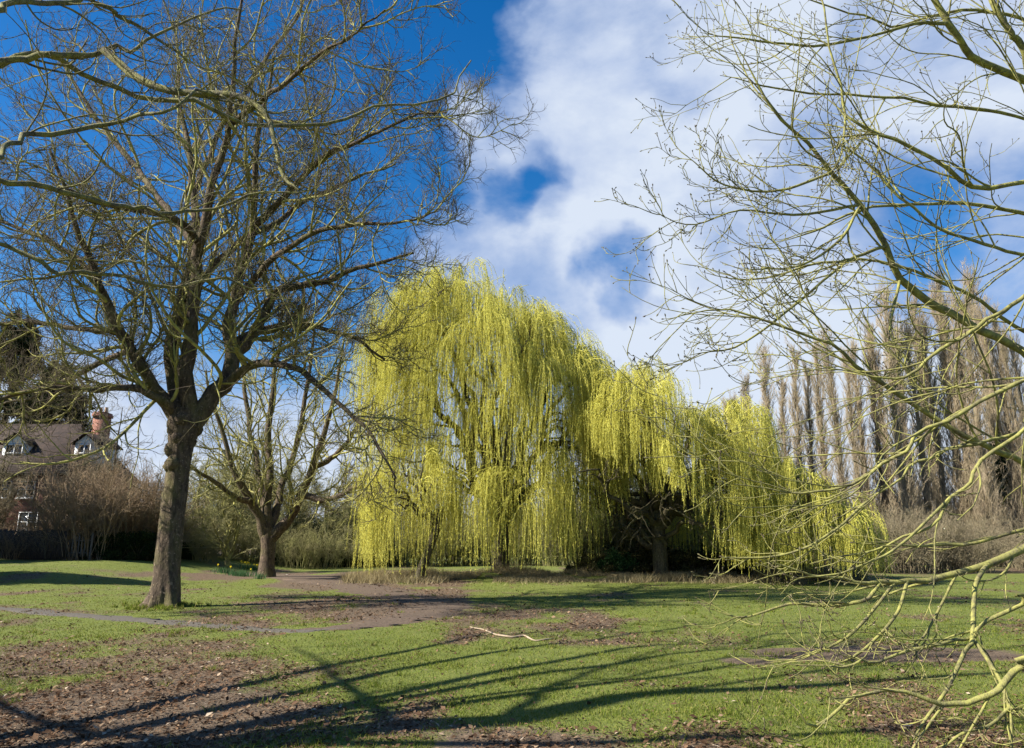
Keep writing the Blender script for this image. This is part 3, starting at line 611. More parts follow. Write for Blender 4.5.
# ---------------------------------------------------------------- willows
def willow(label, base, trunk_r, top, bottoms, hd, seed, ntip=500, ns=15, limbs=9, leafstep=.045, lmax=4.6, lean=0., crook=0, low=.15):
    """top / bottoms: silhouette as (px, py at the trunk's distance) / (px, height); hd: half depth in metres"""
    rng = np.random.default_rng(seed); bx, by = base; z0 = float(H(bx,by)); T = MB(); cb = MB(); lf = MB()
    tx = np.array([at(p,q,by)[0] for p,q in top]); tz = np.array([at(p,q,by)[2] for p,q in top])
    bxs = np.array([at(p,500,by)[0] for p,_ in bottoms]); bzs = np.array([h for _,h in bottoms])
    xl, xr = tx[0], tx[-1]; cx, hw = (xl+xr)/2, (xr-xl)/2
    fork = np.array([bx+lean, by, z0+2.4])
    q, rr = limb([[bx,by,z0-.15,trunk_r*1.3],[bx+lean*.25,by,z0+.5,trunk_r],[*fork,trunk_r*.88],[fork[0]+lean*.1,fork[1],fork[2]+.5,trunk_r*.6],[fork[0]+lean*.1,fork[1],fork[2]+.9,.06]], 18, .02, rng); tubes(T, q[None], rr[None], 14, .08, rng)
    # bough tips spread through the dome, most of them near its shell
    n = ntip; x = rng.uniform(xl, xr, n); e = np.sqrt(np.clip(1-((x-cx)/hw)**2*.85, .05, 1)); dy = rng.uniform(-1,1,n)*hd*e
    rho = np.sqrt(np.clip(((x-cx)/hw)**2+(dy/hd)**2,0,1)); ztop = np.interp(x,tx,tz)+.25-2.4*np.clip(fbm(x/1.3+seed,dy/1.3,13,2)-.5,0,1)-(np.abs(dy)/hd)**2.2*np.interp(x,tx,tz)*.28; zb = np.interp(x,bxs,bzs)
    u = np.where(rng.random(n) < .2+.3*(1-rho), rng.uniform(.86,1,n), low+(1-low)*rng.random(n))
    keep = rng.random(n) < np.clip(rho+.35+(u>.8), 0, 1); x,dy,ztop,zb,u,rho = (a_[keep] for a_ in (x,dy,ztop,zb,u,rho)); n = len(x)
    z = zb+.9+(ztop-zb-.9)*u; tips = np.c_[x, by+dy, z]
    # main limbs, crooked, heading for spread-out points under the top
    LP = []
    for k in range(limbs):
        f = (k+.5)/limbs; X = xl+(xr-xl)*(.10+.8*f); Y = by+hd*.6*math.sin(k*2.4)
        Z = np.interp(X,tx,tz)*rng.uniform(.70,.84); e_ = np.array([X,Y,Z]); m1 = fork*.7+e_*.3; m1[2] = fork[2]+(Z-fork[2])*.30; m2 = fork*.35+e_*.65; m2[2] = fork[2]+(Z-fork[2])*.72
        q, rr = limb([[*fork,trunk_r*.58],[*m1,trunk_r*.42],[*m2,trunk_r*.27],[*e_,.05]], 20, .16, rng); tubes(T, q[None], rr[None], 8, .1, rng); LP.append((q,rr))
    for k in range(crook):
        a_ = rng.uniform(0,6.28); c = fork+np.array([math.cos(a_)*.2,math.sin(a_)*.2,rng.uniform(-1,1.2)]); rows = [[*c,.16]]
        d = np.array([-abs(math.cos(a_))*1.0 if rng.random() < .75 else .8, math.sin(a_)*.8, rng.uniform(-.05,.7)])
        for j in range(5): c = c+d*rng.uniform(.5,.9)+rng.normal(0,.28,3); c[2] = max(c[2], 1.0); rows.append([*c,.13-.022*j])
        q, rr = limb(rows, 20, .3, rng); tubes(T, q[None], rr[None], 6, .1, rng)
        lv = [dict(n=8,t0=.2,ang=60,lf=.35,rf=.55,rmax=.05,seg=8,gn=.28,trop=0,k=5,rmin=.02,lmin=.6),dict(n=5,t0=.2,ang=55,lf=.5,rf=.6,rmax=.025,seg=6,gn=.28,trop=0,k=4,rmin=.012,lmin=.4)]
        crown(T, T, [(q[None],rr[None])], lv, rng)
    AP = np.concatenate([q[3:] for q,_ in LP]); AR = np.concatenate([r_[3:] for _,r_ in LP])
    # secondary boughs then tip boughs
    def connect(tips, AP, AR, r, nn, wob):
        d = tips[:,None]-AP[None]; dist = np.linalg.norm(d*[1,1,.75],axis=2)+np.where(d[...,2] < -.3, 2.5, 0); j = dist.argmin(1); s_ = AP[j]; t = np.linspace(0,1,nn+1)[None,:,None]
        dd = tips-s_; hz = np.linalg.norm(dd[:,:2],axis=1)
        P = s_[:,None]+dd[:,None]*t; P[...,2] += (np.sin(np.linspace(0,1,nn+1)*math.pi)[None]*(.22*hz+.15)[:,None])
        nz = rng.normal(0,1,P.shape); nz[:,0] = 0; P = P+nz*wob*np.linalg.norm(dd,axis=1)[:,None,None]/8
        Rr = np.minimum(AR[j]*.6, r)[:,None]*(1-np.linspace(0,1,nn+1))[None]+.009
        return P, Rr
    sel = rng.permutation(n)[:max(20,n//6)]; mid = tips[sel].copy(); mid = mid*.8+np.array([cx,by,0])*.2*[1,1,0]+[0,0,0]; mid[:,2] = tips[sel,2]*.93
    P1,R1 = connect(mid, AP, AR, .085, 9, .28); tubes(T,P1,R1,5)
    AP2 = np.concatenate([AP, P1[:,2:].reshape(-1,3)]); AR2 = np.concatenate([AR, R1[:,2:].ravel()])
    PB,RB = connect(tips, AP2, AR2, .03, 8, .22); tubes(cb,PB,RB,4)
    N = n; cnt = np.maximum(rng.poisson(ns*rng.gamma(1.1,1/1.1,N)), 1); pi = np.repeat(np.arange(N),cnt); M_ = len(pi)
    t = 1-rng.random(M_)**1.3*.75; g = t*(PB.shape[1]-1); i = np.minimum(g.astype(int), PB.shape[1]-2); uu = (g-i)[:,None]
    S = PB[pi,i]*(1-uu)+PB[pi,i+1]*uu+rng.normal(0,.10,(M_,3))
    bot = np.interp(S[:,0],bxs,bzs)+rng.normal(0,.25,M_)
    full = np.maximum(S[:,2]-bot,.25); LL = (rng.uniform(1.3,lmax,N)[pi])*rng.uniform(.35,1.2,M_); L = np.minimum(LL, full)
    nseg = 9; drift = rng.normal(0,.035,(N,3))[pi]; ou = PB[:,-1]-PB[:,-4]; ou[:,2] *= .3; outw = norm(ou)[pi]*rng.uniform(.2,1.2,(M_,1))+rng.normal(0,.35,(M_,3)); outw[:,2] = np.abs(outw[:,2])*.6
    P = np.empty((M_,nseg+1,3)); P[:,0] = S; d = norm(outw); nz = np.zeros((M_,3))
    for k in range(nseg):
        nz = .6*nz+rng.normal(0,.03,(M_,3)); d = norm(d*.55+np.array([0,0,-.55])+nz+drift); P[:,k+1] = P[:,k]+d*(L/nseg)[:,None]
    tubes(cb, P, np.tile(np.linspace(.007,.004,nseg+1),(M_,1)), 3)
    nl = np.clip((L/leafstep).astype(int), 4, 120); li = np.repeat(np.arange(M_), nl); K = len(li)
    t = rng.random(K)**.9; g = t*nseg; i = np.minimum(g.astype(int), nseg-1); uu = (g-i)[:,None]
    c0 = P[li,i]*(1-uu)+P[li,i+1]*uu; ax = norm(P[li,i+1]-P[li,i])
    dv = norm(ax*1.0+rng.normal(0,.36,(K,3))); sd_ = norm(np.cross(dv, rng.normal(0,1,(K,3))))
    ln = rng.uniform(.06,.13,K)[:,None]; wd = rng.uniform(.007,.012,K)[:,None]
    V = np.stack([c0, c0+dv*ln*.5+sd_*wd, c0+dv*ln, c0+dv*ln*.5-sd_*wd],1); lf.add(V, np.arange(K*4).reshape(K,4))
    b3 = (bx,by,z0); root = empty('weeping_willow', b3); tag(root, label, 'tree')
    T.build('trunk', M['willow_bark'], root, b3, True); cr = lf.build('crown', M['willow_leaf'], root, b3); cb.build('hanging_strands', M['willow_strand'], cr, b3)
    print('willow', n, M_, K)
AX = at(500,560,38)[0]
willow('tallest and brightest yellow weeping willow, in the middle', (AX,38.), .45, [(368,420),(372,330),(380,300),(395,284),(420,266),(445,259),(480,266),(505,274),(530,296),(560,320),(588,336),(604,358),(616,390),(626,440)],
  [(355,.25),(430,.2),(470,.5),(580,.7),(594,2.8),(640,6.0)], 5.4, 61, ntip=900, ns=14, limbs=12, low=.12, lmax=5.6)
willow('shorter dome-shaped weeping willow with dark crooked limbs showing, right of the tallest willow', (at(660,560,35.5)[0],35.5), .34, [(574,430),(586,384),(602,368),(622,364),(642,362),(664,372),(680,393),(700,403),(722,400),(740,402),(756,424),(770,452),(786,478)],
  [(574,6.6),(600,5.6),(620,4.6),(640,4.4),(658,3.8),(680,2.6),(698,1.3),(720,.5),(790,.5)], 5.2, 62, ntip=560, ns=13, limbs=10, lmax=4.4, low=.03, crook=12)
willow('low yellow weeping willow at the right end of the willow group', (at(797,560,33)[0],33.2), .32, [(744,470),(760,455),(778,462),(796,474),(812,484),(832,490),(850,500),(864,520),(872,556)],
  [(760,.8),(800,.5),(872,.5)], 3.6, 63, ntip=230, ns=12, limbs=6, lmax=3)
gx_, gy_ = gnd(416,581)
willow('small leaning willow under the left edge of the tallest willow', (gx_,gy_), .2, [(366,500),(376,470),(400,440),(425,436),(446,455),(458,490)], [(360,.45),(400,.4),(430,1.6),(460,1.6)], 1.8, 64, ntip=80, ns=10, limbs=4, lmax=3, lean=.9)

# ---------------------------------------------------------------- poplars
def poplar(seed):
    rng = np.random.default_rng(seed); T, B, W = MB(), MB(), MB(); h = 25.0
    q, rr = limb([[0,0,-.2,.5],[0,0,1,.38],[.1,.1,h*.5,.22],[rng.normal(0,.2),rng.normal(0,.2),h,.02]], 24, .01, rng); tubes(T, q[None], rr[None], 10, .05, rng)
    S,Dd,L,r0 = spawn(q[None],rr[None],150,.05,.97,30,7,.20,.35,rng,rmax=.05,taper=.6)
    P,Rr = grow(S,Dd,L,r0,r0*.2,12,.05,.16,rng); tubes(T,P,Rr,5)
    lv = [dict(n=15,t0=.08,ang=30,lf=.33,rf=.5,rmax=.025,seg=5,gn=.06,trop=.14,k=3,rmin=.018,lmin=.7,sd=8,m='t'),
          dict(n=6,t0=.1,ang=24,lf=.5,rf=.6,rmax=.015,seg=3,gn=.07,trop=.12,k=3,rmin=.011,lmin=.4,sd=8,m='t')]
    crown(B, W, [(P,Rr)], lv, rng)
    root = empty('poplar', (0,0,0)); T.build('trunk', M['poplar_bark'], root, smooth=True); W.build('crown', M['poplar_twig'], root)
    return root
pops = [poplar(201), poplar(202), poplar(203)]
rng = np.random.default_rng(44)
PP = [(727,400),(744,378),(762,350),(790,348),(812,345),(826,334),(845,350),(866,330),(882,293),(905,325),(934,278),(952,300),(968,274),(990,312),(1012,340),(778,378),(853,345),(893,330),(920,320),(1030,350),(736,400),(803,365),(872,325),(912,300),(943,300),(960,300),(980,305),(1000,330)]
usedp = set()
for k, (px, py) in enumerate(PP):
    Y = 62+rng.uniform(-2,9); pr = pops[k%3]; top = at(px,py,Y)
    o = pr if k < 3 else copy_thing(pr); s = top[2]/25.0
    place(o, (top[0],Y), rng.uniform(0,6.28), (s*rng.uniform(.6,.9)+.12, s), 'tall narrow bare poplar in the row behind the lawn on the right', 'row of bare poplars', 'tree')

# ---------------------------------------------------------------- bushes
def twig_bush(seed, h, r, n, m1, dens=(9,6)):
    rng = np.random.default_rng(seed); B = MB()
    a = rng.uniform(0,6.28,n); rad = r*.45*np.sqrt(rng.random(n)); S = np.c_[rad*np.cos(a),rad*np.sin(a),np.full(n,-.05)]
    Dd = np.c_[np.cos(a)*.45*rng.random(n),np.sin(a)*.45*rng.random(n),np.ones(n)]+rng.normal(0,.12,(n,3))
    P,Rr = grow(S,norm(Dd),h*rng.uniform(.6,1.1,n),np.full(n,.022),np.full(n,.007),10,.09,.02,rng,tgrow=-.08); st = MB(); tubes(st,P,Rr,4)
    W = MB()
    lv = [dict(n=dens[0],t0=.2,ang=35,lf=.4,rf=.6,rmax=.012,seg=5,gn=.12,trop=.03,k=3,rmin=.009,lmin=.4,m='t'),
          dict(n=dens[1],t0=.2,ang=35,lf=.5,rf=.7,rmax=.009,seg=3,gn=.14,trop=.03,k=3,rmin=.007,lmin=.25,m='t')]
    crown(B, W, [(P,Rr)], lv, rng)
    root = empty('shrub', (0,0,0)); st.build('stems', m1, root); W.build('crown', m1, root)
    return root
def leaf_bush(name, seed, rx, ry, h, n, m1, leaf=.09, z0=0):
    rng = np.random.default_rng(seed); st = MB(); lf = MB(); ns = 26
    a = rng.uniform(0,6.28,ns); P,Rr = grow(np.c_[.3*rx*np.cos(a),.3*ry*np.sin(a),np.full(ns,-.05)], norm(np.c_[np.cos(a)*.7*rx/h,np.sin(a)*.7*ry/h,np.ones(ns)]), h*rng.uniform(.6,.95,ns), np.full(ns,.035), np.full(ns,.008), 8,.12,.02,rng); tubes(st,P,Rr,4)
    nc = 60; ca = rng.uniform(0,6.28,nc); cr = np.sqrt(rng.random(nc))*.85; cz = rng.uniform(.08,1,nc); k = np.sqrt(np.clip(1-(cz*.9)**2.2,.05,1))
    C = np.c_[np.cos(ca)*cr*rx*k, np.sin(ca)*cr*ry*k, cz*h*.9]; ci = rng.integers(0,nc,n); d = norm(rng.normal(0,1,(n,3)))
    rad = h*.2*rng.uniform(.5,1.25,nc)[ci]*rng.random(n)**.35
    c0 = C[ci]+d*rad[:,None]*[1,1,.8]; c0[:,2] = np.maximum(c0[:,2], .03)
    dv = norm(d*.6+rng.normal(0,.6,(n,3))+[0,0,-.15]); sd_ = norm(np.cross(dv, rng.normal(0,1,(n,3)))); ln = leaf*rng.uniform(.6,1.3,n)[:,None]
    V = np.stack([c0,c0+dv*ln*.45+sd_*ln*.28,c0+dv*ln,c0+dv*ln*.45-sd_*ln*.28],1); lf.add(V, np.arange(n*4).reshape(n,4))
    root = empty(name, (0,0,0)); st.build('stems', M['bark_main'], root); lf.build('foliage', m1, root); return root
rng = np.random.default_rng(46)
sr = [twig_bush(301,4.2,2.6,60,M['russet_twig']), twig_bush(302,3.6,3.0,55,M['grey_twig'])]
so = [twig_bush(303,3.2,2.6,55,M['olive_twig']), twig_bush(304,3.4,2.8,60,M['grey_twig'])]
n0 = 0
for k,(px,Y,s) in enumerate([(-40,41,1),(-12,42,1.05),(12,41,.95),(34,42.5,1.0),(52,41.5,1.05),(70,43,1.1),(88,42,1.05),(104,43.5,1.1),(120,44,1.05),(137,45,1.0),(152,46,1.0),(-25,45,1.2),(25,45,1.15),(60,46,1.2),(96,46.5,1.25),(128,48,1.15)]):
    o = sr[k] if k < 2 else copy_thing(sr[k%3 if k%3 < 2 else 0]); place(o,(at(px,560,Y)[0],Y),rng.uniform(0,6.28),s*(1.15 if px > 60 else .45),'leafless russet-brown shrub in the hedge in front of the brick house','russet shrubs before the house','shrub')
for k,(px,Y,s) in enumerate([(176,51,1),(200,50,.9),(222,52,1),(248,53,.95),(205,47,.6),(275,53,.95),(300,52,.9),(325,53,.9),(350,56,.9),(186,56,1.2),(236,58,1.2),(290,58,1.2),(338,60,1.2)]):
    o = so[k] if k < 1 else copy_thing(so[0]); place(o,(at(px,560,Y)[0],Y),rng.uniform(0,6.28),s,'leafless olive shrub in the thicket beyond the daffodils','olive thicket shrubs','shrub')
for k,px in enumerate(range(366,770,15)):
    Y = 58+rng.uniform(0,8); o = copy_thing(so[0]); place(o,(at(px,560,Y)[0],Y),rng.uniform(0,6.28),rng.uniform(1.1,1.7),'leafless olive-brown shrub seen through the hanging willow branches','shrubs beyond the willows','shrub')
first = True
for k,px in enumerate(list(range(700,1130,16))):
    Y = 44+rng.uniform(0,12)+max(0,(px-860))*.012; o = so[1] if first else copy_thing(so[1]); first = False
    place(o,(at(px,560,Y)[0],Y),rng.uniform(0,6.28),rng.uniform(.7,1.25),'leafless brown scrub bush at the foot of the poplars','scrub bushes under the poplars','shrub')
lb = leaf_bush('evergreen_shrub', 401, 1.9, 1.5, 1.9, 16000, M['dark_leaf'])
lab = {0:'dark evergreen shrub under the russet hedge, nearest the big left tree',}
EV = [(90,42.5,.85),(106,42,.75),(123,42.5,.8),(140,43,.85),(154,43.5,.8),(172,46,.6),(190,48,.6)]
for k,(px,Y,s) in enumerate(EV):
    o = lb if k == 0 else copy_thing(lb); place(o,(at(px,560,Y)[0],Y),rng.uniform(0,6.28),s,'low dark evergreen shrub at the foot of the russet hedge','low evergreen shrubs left of the big tree','shrub')
for k,(px,Y,s) in enumerate([(286,56,1.2),(304,58,1.5),(322,57,1.35),(340,57,1.6),(357,58,1.8),(372,60,1.5),(352,62,2.4),(300,64,1.8)]):
    o = copy_thing(lb); place(o,(at(px,560,Y)[0],Y),rng.uniform(0,6.28),s,'rounded dark evergreen bush between the second tree and the willow','evergreen bushes beside the willow','shrub')
for k,(px,Y,s) in enumerate([(610,44,1.1),(650,45,1.3),(690,44,1.2),(730,44,1.1)]):
    o = copy_thing(lb); place(o,(at(px,560,Y)[0],Y),rng.uniform(0,6.28),s,'dark evergreen bush in the shade behind the second willow','dark bushes behind the second willow','shrub')
for k,(px,Y,s) in enumerate([(596,44,1.5),(612,46,1.8),(630,45,1.7),(648,47,1.9),(668,45,1.7),(690,46,1.7),(712,45,1.5),(740,46,1.5)]):
    o = copy_thing(so[0]); place(o,(at(px,560,Y)[0],Y),rng.uniform(0,6.28),s,'leafless olive-brown shrub seen through the hanging willow branches','shrubs beyond the willows','shrub')
ib = leaf_bush('leafy_bush', 402, 2.0, 1.4, 1.5, 9000, M['ivy'], .12)
place(ib,(at(622,560,37.2)[0],37.2),.4,.8,'bright green leafy bush beneath the dark limbs of the second willow',None,'shrub')
# dark bramble tangle at the foot of the second willow
bb = leaf_bush('bramble_bush', 403, 1.7, 1.0, 1.0, 6000, M['bramble'], .08)
for k,(px,Y,s) in enumerate([(592,37.6,.9),(610,37.4,1),(600,38.8,1.2),(622,38.2,1.3),(646,37.2,1.1),(668,37.1,1.1),(690,37.4,1.1),(712,37.4,1),(735,37.8,1),(634,38.2,1),(655,38.6,1.1),(676,38.4,1.1),(698,38.6,1.1),(720,38.8,1),(742,38.6,1.0),(764,39,.9),(786,38.6,.9),(812,39,.8),(575,39,.7),(640,40.5,1.3),(700,41,1.3)]):
    o = bb if k == 0 else copy_thing(bb); s *= rng.uniform(.6,1.35); place(o,(at(px,560,Y)[0],Y),rng.uniform(0,6.28),s,'dark low bramble bush at the foot of the second willow','bramble bushes under the right-hand willows','shrub')
# ivy-clad dark masses among the poplars
iv = leaf_bush('ivy_clad_tree', 404, 1.7, 1.6, 9.0, 15000, M['dark_leaf'], .18)
for k,(px,Y,s,l_) in enumerate([(806,60,.5,'short dark ivy-clad tree between two poplars, right of the last willow'),(1022,66,1.3,'tall dark ivy-clad tree at the right edge of the picture'),(905,70,.8,'dark ivy-clad tree half hidden behind the poplars')]):
    o = iv if k == 0 else copy_thing(iv); place(o,(at(px,560,Y)[0],Y),rng.uniform(0,6.28),s,l_,None,'tree')

# dry grass on the bank
rng = np.random.default_rng(48); N = 110000
x = rng.uniform(-7.5,16,N); cl = fbm(x/.9, np.zeros(N), 8, 3); y = 35.6+.04*x+rng.normal(0,1.0,N)
keep = fbm(x/1.1, y/1.1, 88, 3) > .40; x,y = x[keep],y[keep]; N = len(x)
z = H(x,y)-.02; h = rng.uniform(.12,.6,N)*np.clip(fbm(x/2,y/2,89,2)*1.6-.1,.3,1.2); a = rng.uniform(0,6.28,N); w = .012; le = rng.normal(0,.55,(N,2))*h[:,None]
V = np.stack([np.c_[x-w*np.cos(a),y-w*np.sin(a),z],np.c_[x+w*np.cos(a),y+w*np.sin(a),z],np.c_[x+le[:,0],y+le[:,1],z+h]],1)
mb = MB(); mb.add(V, np.arange(N*3).reshape(N,3)); tag(mb.build('dry_grass', M['dry']), 'pale dry grass along the bank below the willows','grass',None,'stuff')
# rough leaf litter strip behind path left of the willow
# ---------------------------------------------------------------- conifer
def conifer(label, X, Y, h, r, seed):
    rng = np.random.default_rng(seed); T, Lf = MB(), MB()
    q, rr = limb([[0,0,-.2,.4],[0,0,h*.4,.28],[0,0,h,.03]],14,.01,rng); tubes(T,q[None],rr[None],9,.05,rng)
    n = 130; t = rng.random(n)**.9; z = h*(.06+.93*t); a = rng.uniform(0,6.28,n); L = r*(1-t**1.6)*rng.uniform(.65,1.15,n)+.5
    P,Rr = grow(np.c_[np.zeros(n),np.zeros(n),z], norm(np.c_[np.cos(a),np.sin(a),np.full(n,.15)]), L, np.full(n,.06), np.full(n,.012), 9,.07,-.03,rng,tgrow=.04); tubes(T,P,Rr,4)
    S,Dd,L2,r0 = spawn(P,Rr,9,.15,1,45,12,.35,.5,rng,taper=.4,lmin=.5); P2,R2 = grow(S,Dd,L2,r0,r0*.3,5,.1,-.06,rng); tubes(T,P2,R2,3)
    K = 150000; i = rng.integers(0,len(P2),K); g = rng.random(K)*5; j = np.minimum(g.astype(int),4); u=(g-j)[:,None]
    c0 = P2[i,j]*(1-u)+P2[i,j+1]*u+rng.normal(0,.13,(K,3)); dv = norm(norm(P2[i,j+1]-P2[i,j])+rng.normal(0,.6,(K,3))+[0,0,-.2]); sd_ = norm(np.cross(dv,rng.normal(0,1,(K,3)))); ln = rng.uniform(.12,.28,K)[:,None]
    V = np.stack([c0,c0+dv*ln*.5+sd_*ln*.16,c0+dv*ln,c0+dv*ln*.5-sd_*ln*.16],1); Lf.add(V,np.arange(K*4).reshape(K,4))
    root = empty('conifer', (X,Y,0)); tag(root,label,'tree'); T.build('trunk',M['bark_main'],root); Lf.build('crown',M['conifer'],root)
p = at(6,308,58); conifer('tall dark conifer rising behind the brick house at the left edge', p[0], 60, p[2], 6.2, 501)
p = at(60,366,59); conifer('lower dark conifer behind the chimney of the brick house', p[0], 59, p[2], 5.6, 502)
# trees beyond the left edge that shade the hedge and the left lawn
conifer('dark conifer beyond the left edge, shading the hedge', -34., 38., 13., 4.0, 503)
conifer('smaller dark conifer beyond the left edge, shading the left lawn', -24.5, 29., 8., 2.4, 504)
# ---------------------------------------------------------------- house
def brickmat():
    m, nt, b = mat('red_brick', .85); co = objco(nt); mp_ = nt.nodes.new('ShaderNodeMapping'); mp_.inputs['Rotation'].default_value = (R(90),0,0); nt.links.new(co, mp_.inputs[0])
    br = nt.nodes.new('ShaderNodeTexBrick'); nt.links.new(mp_.outputs[0], br.inputs['Vector']); br.inputs['Scale'].default_value = 1
    br.inputs['Brick Width'].default_value = .225; br.inputs['Row Height'].default_value = .075; br.inputs['Mortar Size'].default_value = .008
    br.inputs['Color1'].default_value = (.23,.065,.04,1); br.inputs['Color2'].default_value = (.31,.10,.06,1); br.inputs['Mortar'].default_value = (.3,.25,.2,1)
    nn = noise(nt, 1.5, 4, .6, co); nt.links.new(mix(nt, nn, br.outputs[0], mix(nt,.5,br.outputs[0],(.10,.05,.035))), b.inputs[0]); return m
def tilemat():
    m, nt, b = mat('roof_tile', .8); co = objco(nt, (1,1,1)); w = nt.nodes.new('ShaderNodeTexWave'); w.bands_direction = 'Z'; w.inputs['Scale'].default_value = 2.4; w.inputs['Distortion'].default_value = .6; nt.links.new(co, w.inputs[0])
    nn = noise(nt, 3, 5, .6, co); c = ramp(nt,[(.3,(.024,.016,.012)),(.7,(.07,.044,.032))],nn); nt.links.new(mix(nt,.35,c,w.outputs[0],'MULTIPLY'), b.inputs[0]); bump(nt,b,w.outputs[0],.6,.03); return m
mbk, mtl = brickmat(), tilemat()
mwh = mat('white_paint',.5)[0]; mwh.node_tree.nodes['Principled BSDF'].inputs[0].default_value = (.55,.56,.56,1)
mgl, nt_, b_ = mat('window_glass',.08); b_.inputs[0].default_value = (.03,.035,.04,1); b_.inputs['Specular IOR Level'].default_value = .6
mpot = mat('clay_pot',.8)[0]; mpot.node_tree.nodes['Principled BSDF'].inputs[0].default_value = (.42,.27,.16,1)
HY = 51.0
x1 = at(82,500,HY)[0]; x0 = at(-110,500,HY)[0]; ze = at(20,472,HY)[2]; zr = at(20,424,HY+3.2)[2]
hb = ((x0+x1)/2, HY, 0); hr = empty('brick_house', hb); tag(hr,'red brick house with a dark tiled roof and white dormers, behind the hedge','house')
mb = MB(); mb.box(x0,x1,HY,HY+6.4,-.2,ze); mb.build('wall', mbk, hr, hb)
mb = MB(); e = .45; rx = 2.6
v = [(x0-e,HY-e,ze-.1),(x1+e,HY-e,ze-.1),(x1+e,HY+6.4+e,ze-.1),(x0-e,HY+6.4+e,ze-.1),(x0+rx,HY+3.2,zr),(x1-rx,HY+3.2,zr)]
v += [(a,b2,c_-.15) for a,b2,c_ in v[:4]]
mb.add(v, [[0,1,5,4],[2,3,4,5],[0,6,7,1],[1,7,8,2],[2,8,9,3],[3,9,6,0],[6,9,8,7]]); mb.f[-1] = mb.f[-1]; mb.add(v, [[1,2,5],[3,0,4]])
roof = mb.build('roof', mtl, hr, hb)
# chimney at the right hip
cx = at(101,430,HY+4.4)[0]; cyy = HY+4.4; cb_ = MB(); ztop = at(101,413,HY+4.4)[2]
cb_.box(cx-.42,cx+.42,cyy-.5,cyy+.5,ze+.6,ztop-.35); cb_.box(cx-.5,cx+.5,cyy-.58,cyy+.58,ztop-.35,ztop-.12); cb_.box(cx-.45,cx+.45,cyy-.53,cyy+.53,ztop-.118,ztop)
ch = cb_.build('chimney', mbk, roof, hb)
pt = MB()
for dx in (-.2,.22):
    q = np.array([[cx+dx,cyy,ztop-.02],[cx+dx,cyy,ztop+.35],[cx+dx,cyy,ztop+.42]]); tubes(pt, q[None], np.array([[.14,.11,.13]]), 10)
pt.build('chimney_pot', mpot, hr, hb)
def window(xc, y, z0_, z1_, w_, nv=2, nh=2):
    f = MB(); t = .06; yy = y-.03
    f.box(xc-w_/2,xc-w_/2+t,yy-.05,yy,z0_,z1_); f.box(xc+w_/2-t,xc+w_/2,yy-.05,yy,z0_,z1_)
    f.box(xc-w_/2+t,xc+w_/2-t,yy-.05,yy,z0_,z0_+t); f.box(xc-w_/2+t,xc+w_/2-t,yy-.05,yy,z1_-t,z1_)
    for k in range(1,nv): xx = xc-w_/2+w_*k/nv; f.box(xx-.03,xx+.03,yy-.045,yy-.005,z0_+t,z1_-t)
    for k in range(1,nh): zz = z0_+(z1_-z0_)*k/nh; f.box(xc-w_/2+t,xc+w_/2-t,yy-.04,yy-.008,zz-.03,zz+.03)
    fr_ = f.build('window', mwh, hr, hb); s = MB(); s.box(xc-w_/2-.05,xc+w_/2+.05,yy-.14,yy+.01,z0_-.08,z0_-.003); s.build('sill', mwh, fr_, hb)
    g = MB(); g.box(xc-w_/2+.02,xc+w_/2-.02,yy-.015,yy+.012,z0_+.02,z1_-.02); g.build('pane', mgl, fr_, hb)
for px in (-60,-28,3,27): X = at(px,490,HY)[0]; window(X,HY,at(px,498,HY)[2],at(px,481,HY)[2],1.15)
for px in (-28,27): X = at(px,530,HY)[0]; window(X,HY,at(px,532,HY)[2],at(px,512,HY)[2],1.3)
def dormer(px, wd):
    X = at(px,455,HY+.8)[0]; y0 = HY+.8; z0_ = at(px,463,y0)[2]; z1_ = at(px,443,y0)[2]; zt = z1_+.62
    w = MB(); w.box(X-wd/2,X+wd/2,y0,y0+3.2,z0_-.3,z1_); 
    w.add([(X-wd/2,y0,z1_+.002),(X+wd/2,y0,z1_+.002),(X,y0,zt-.05)], [[0,1,2]]); d = w.build('dormer', mwh, hr, hb)
    r = MB(); o_ = .22; v = [(X-wd/2-o_,y0-.25,z1_-.12),(X,y0-.25,zt+.05),(X+wd/2+o_,y0-.25,z1_-.12),(X-wd/2-o_,y0+3.4,z1_-.12),(X,y0+3.4,zt+.05),(X+wd/2+o_,y0+3.4,z1_-.12)]
    v += [(a,b2,c_+.1) for a,b2,c_ in v]
    r.add(v, [[6,7,10,9],[7,8,11,10],[0,3,4,1],[1,4,5,2],[0,1,7,6],[1,2,8,7],[0,6,9,3],[2,5,11,8]]); r.build('dormer_roof', mtl, d, hb)
    return X, y0, z0_, z1_
for px, wd in ((14,1.7),(84,1.4),(-50,1.7)):
    X,y0,za,zb = dormer(px, wd); window(X, y0, za+.08, zb-.1, wd-.5)
# ---------------------------------------------------------------- fence, gate
mfc, nt, b = mat('weathered_dark_timber', .9); co = objco(nt,(6,6,.6)); nt.links.new(ramp(nt,[(.3,(.03,.024,.02)),(.7,(.085,.068,.055))],noise(nt,3,5,.6,co)), b.inputs[0])
FX0, FX1 = at(-90,540,40.9)[0], at(66,540,40.9)[0]; fb = ((FX0+FX1)/2,40.9,0); fr0 = empty('timber_fence', fb); tag(fr0,'dark weathered paling fence along the foot of the russet hedge','fence')
pm = MB(); x = FX0; rg = np.random.default_rng(3)
while x < FX1: hh = 1.55+rg.uniform(-.06,.06); zg = float(H(x,40.9)); pm.box(x,x+.095,40.9,40.92,zg+.03,zg+hh); x += .11
pm.build('palings', mfc, fr0, fb)
for z in (.4,1.2): r = MB(); r.box(FX0,FX1,40.925,40.98,z+.85,z+.94); r.build('rail', mfc, fr0, fb)
x = FX0
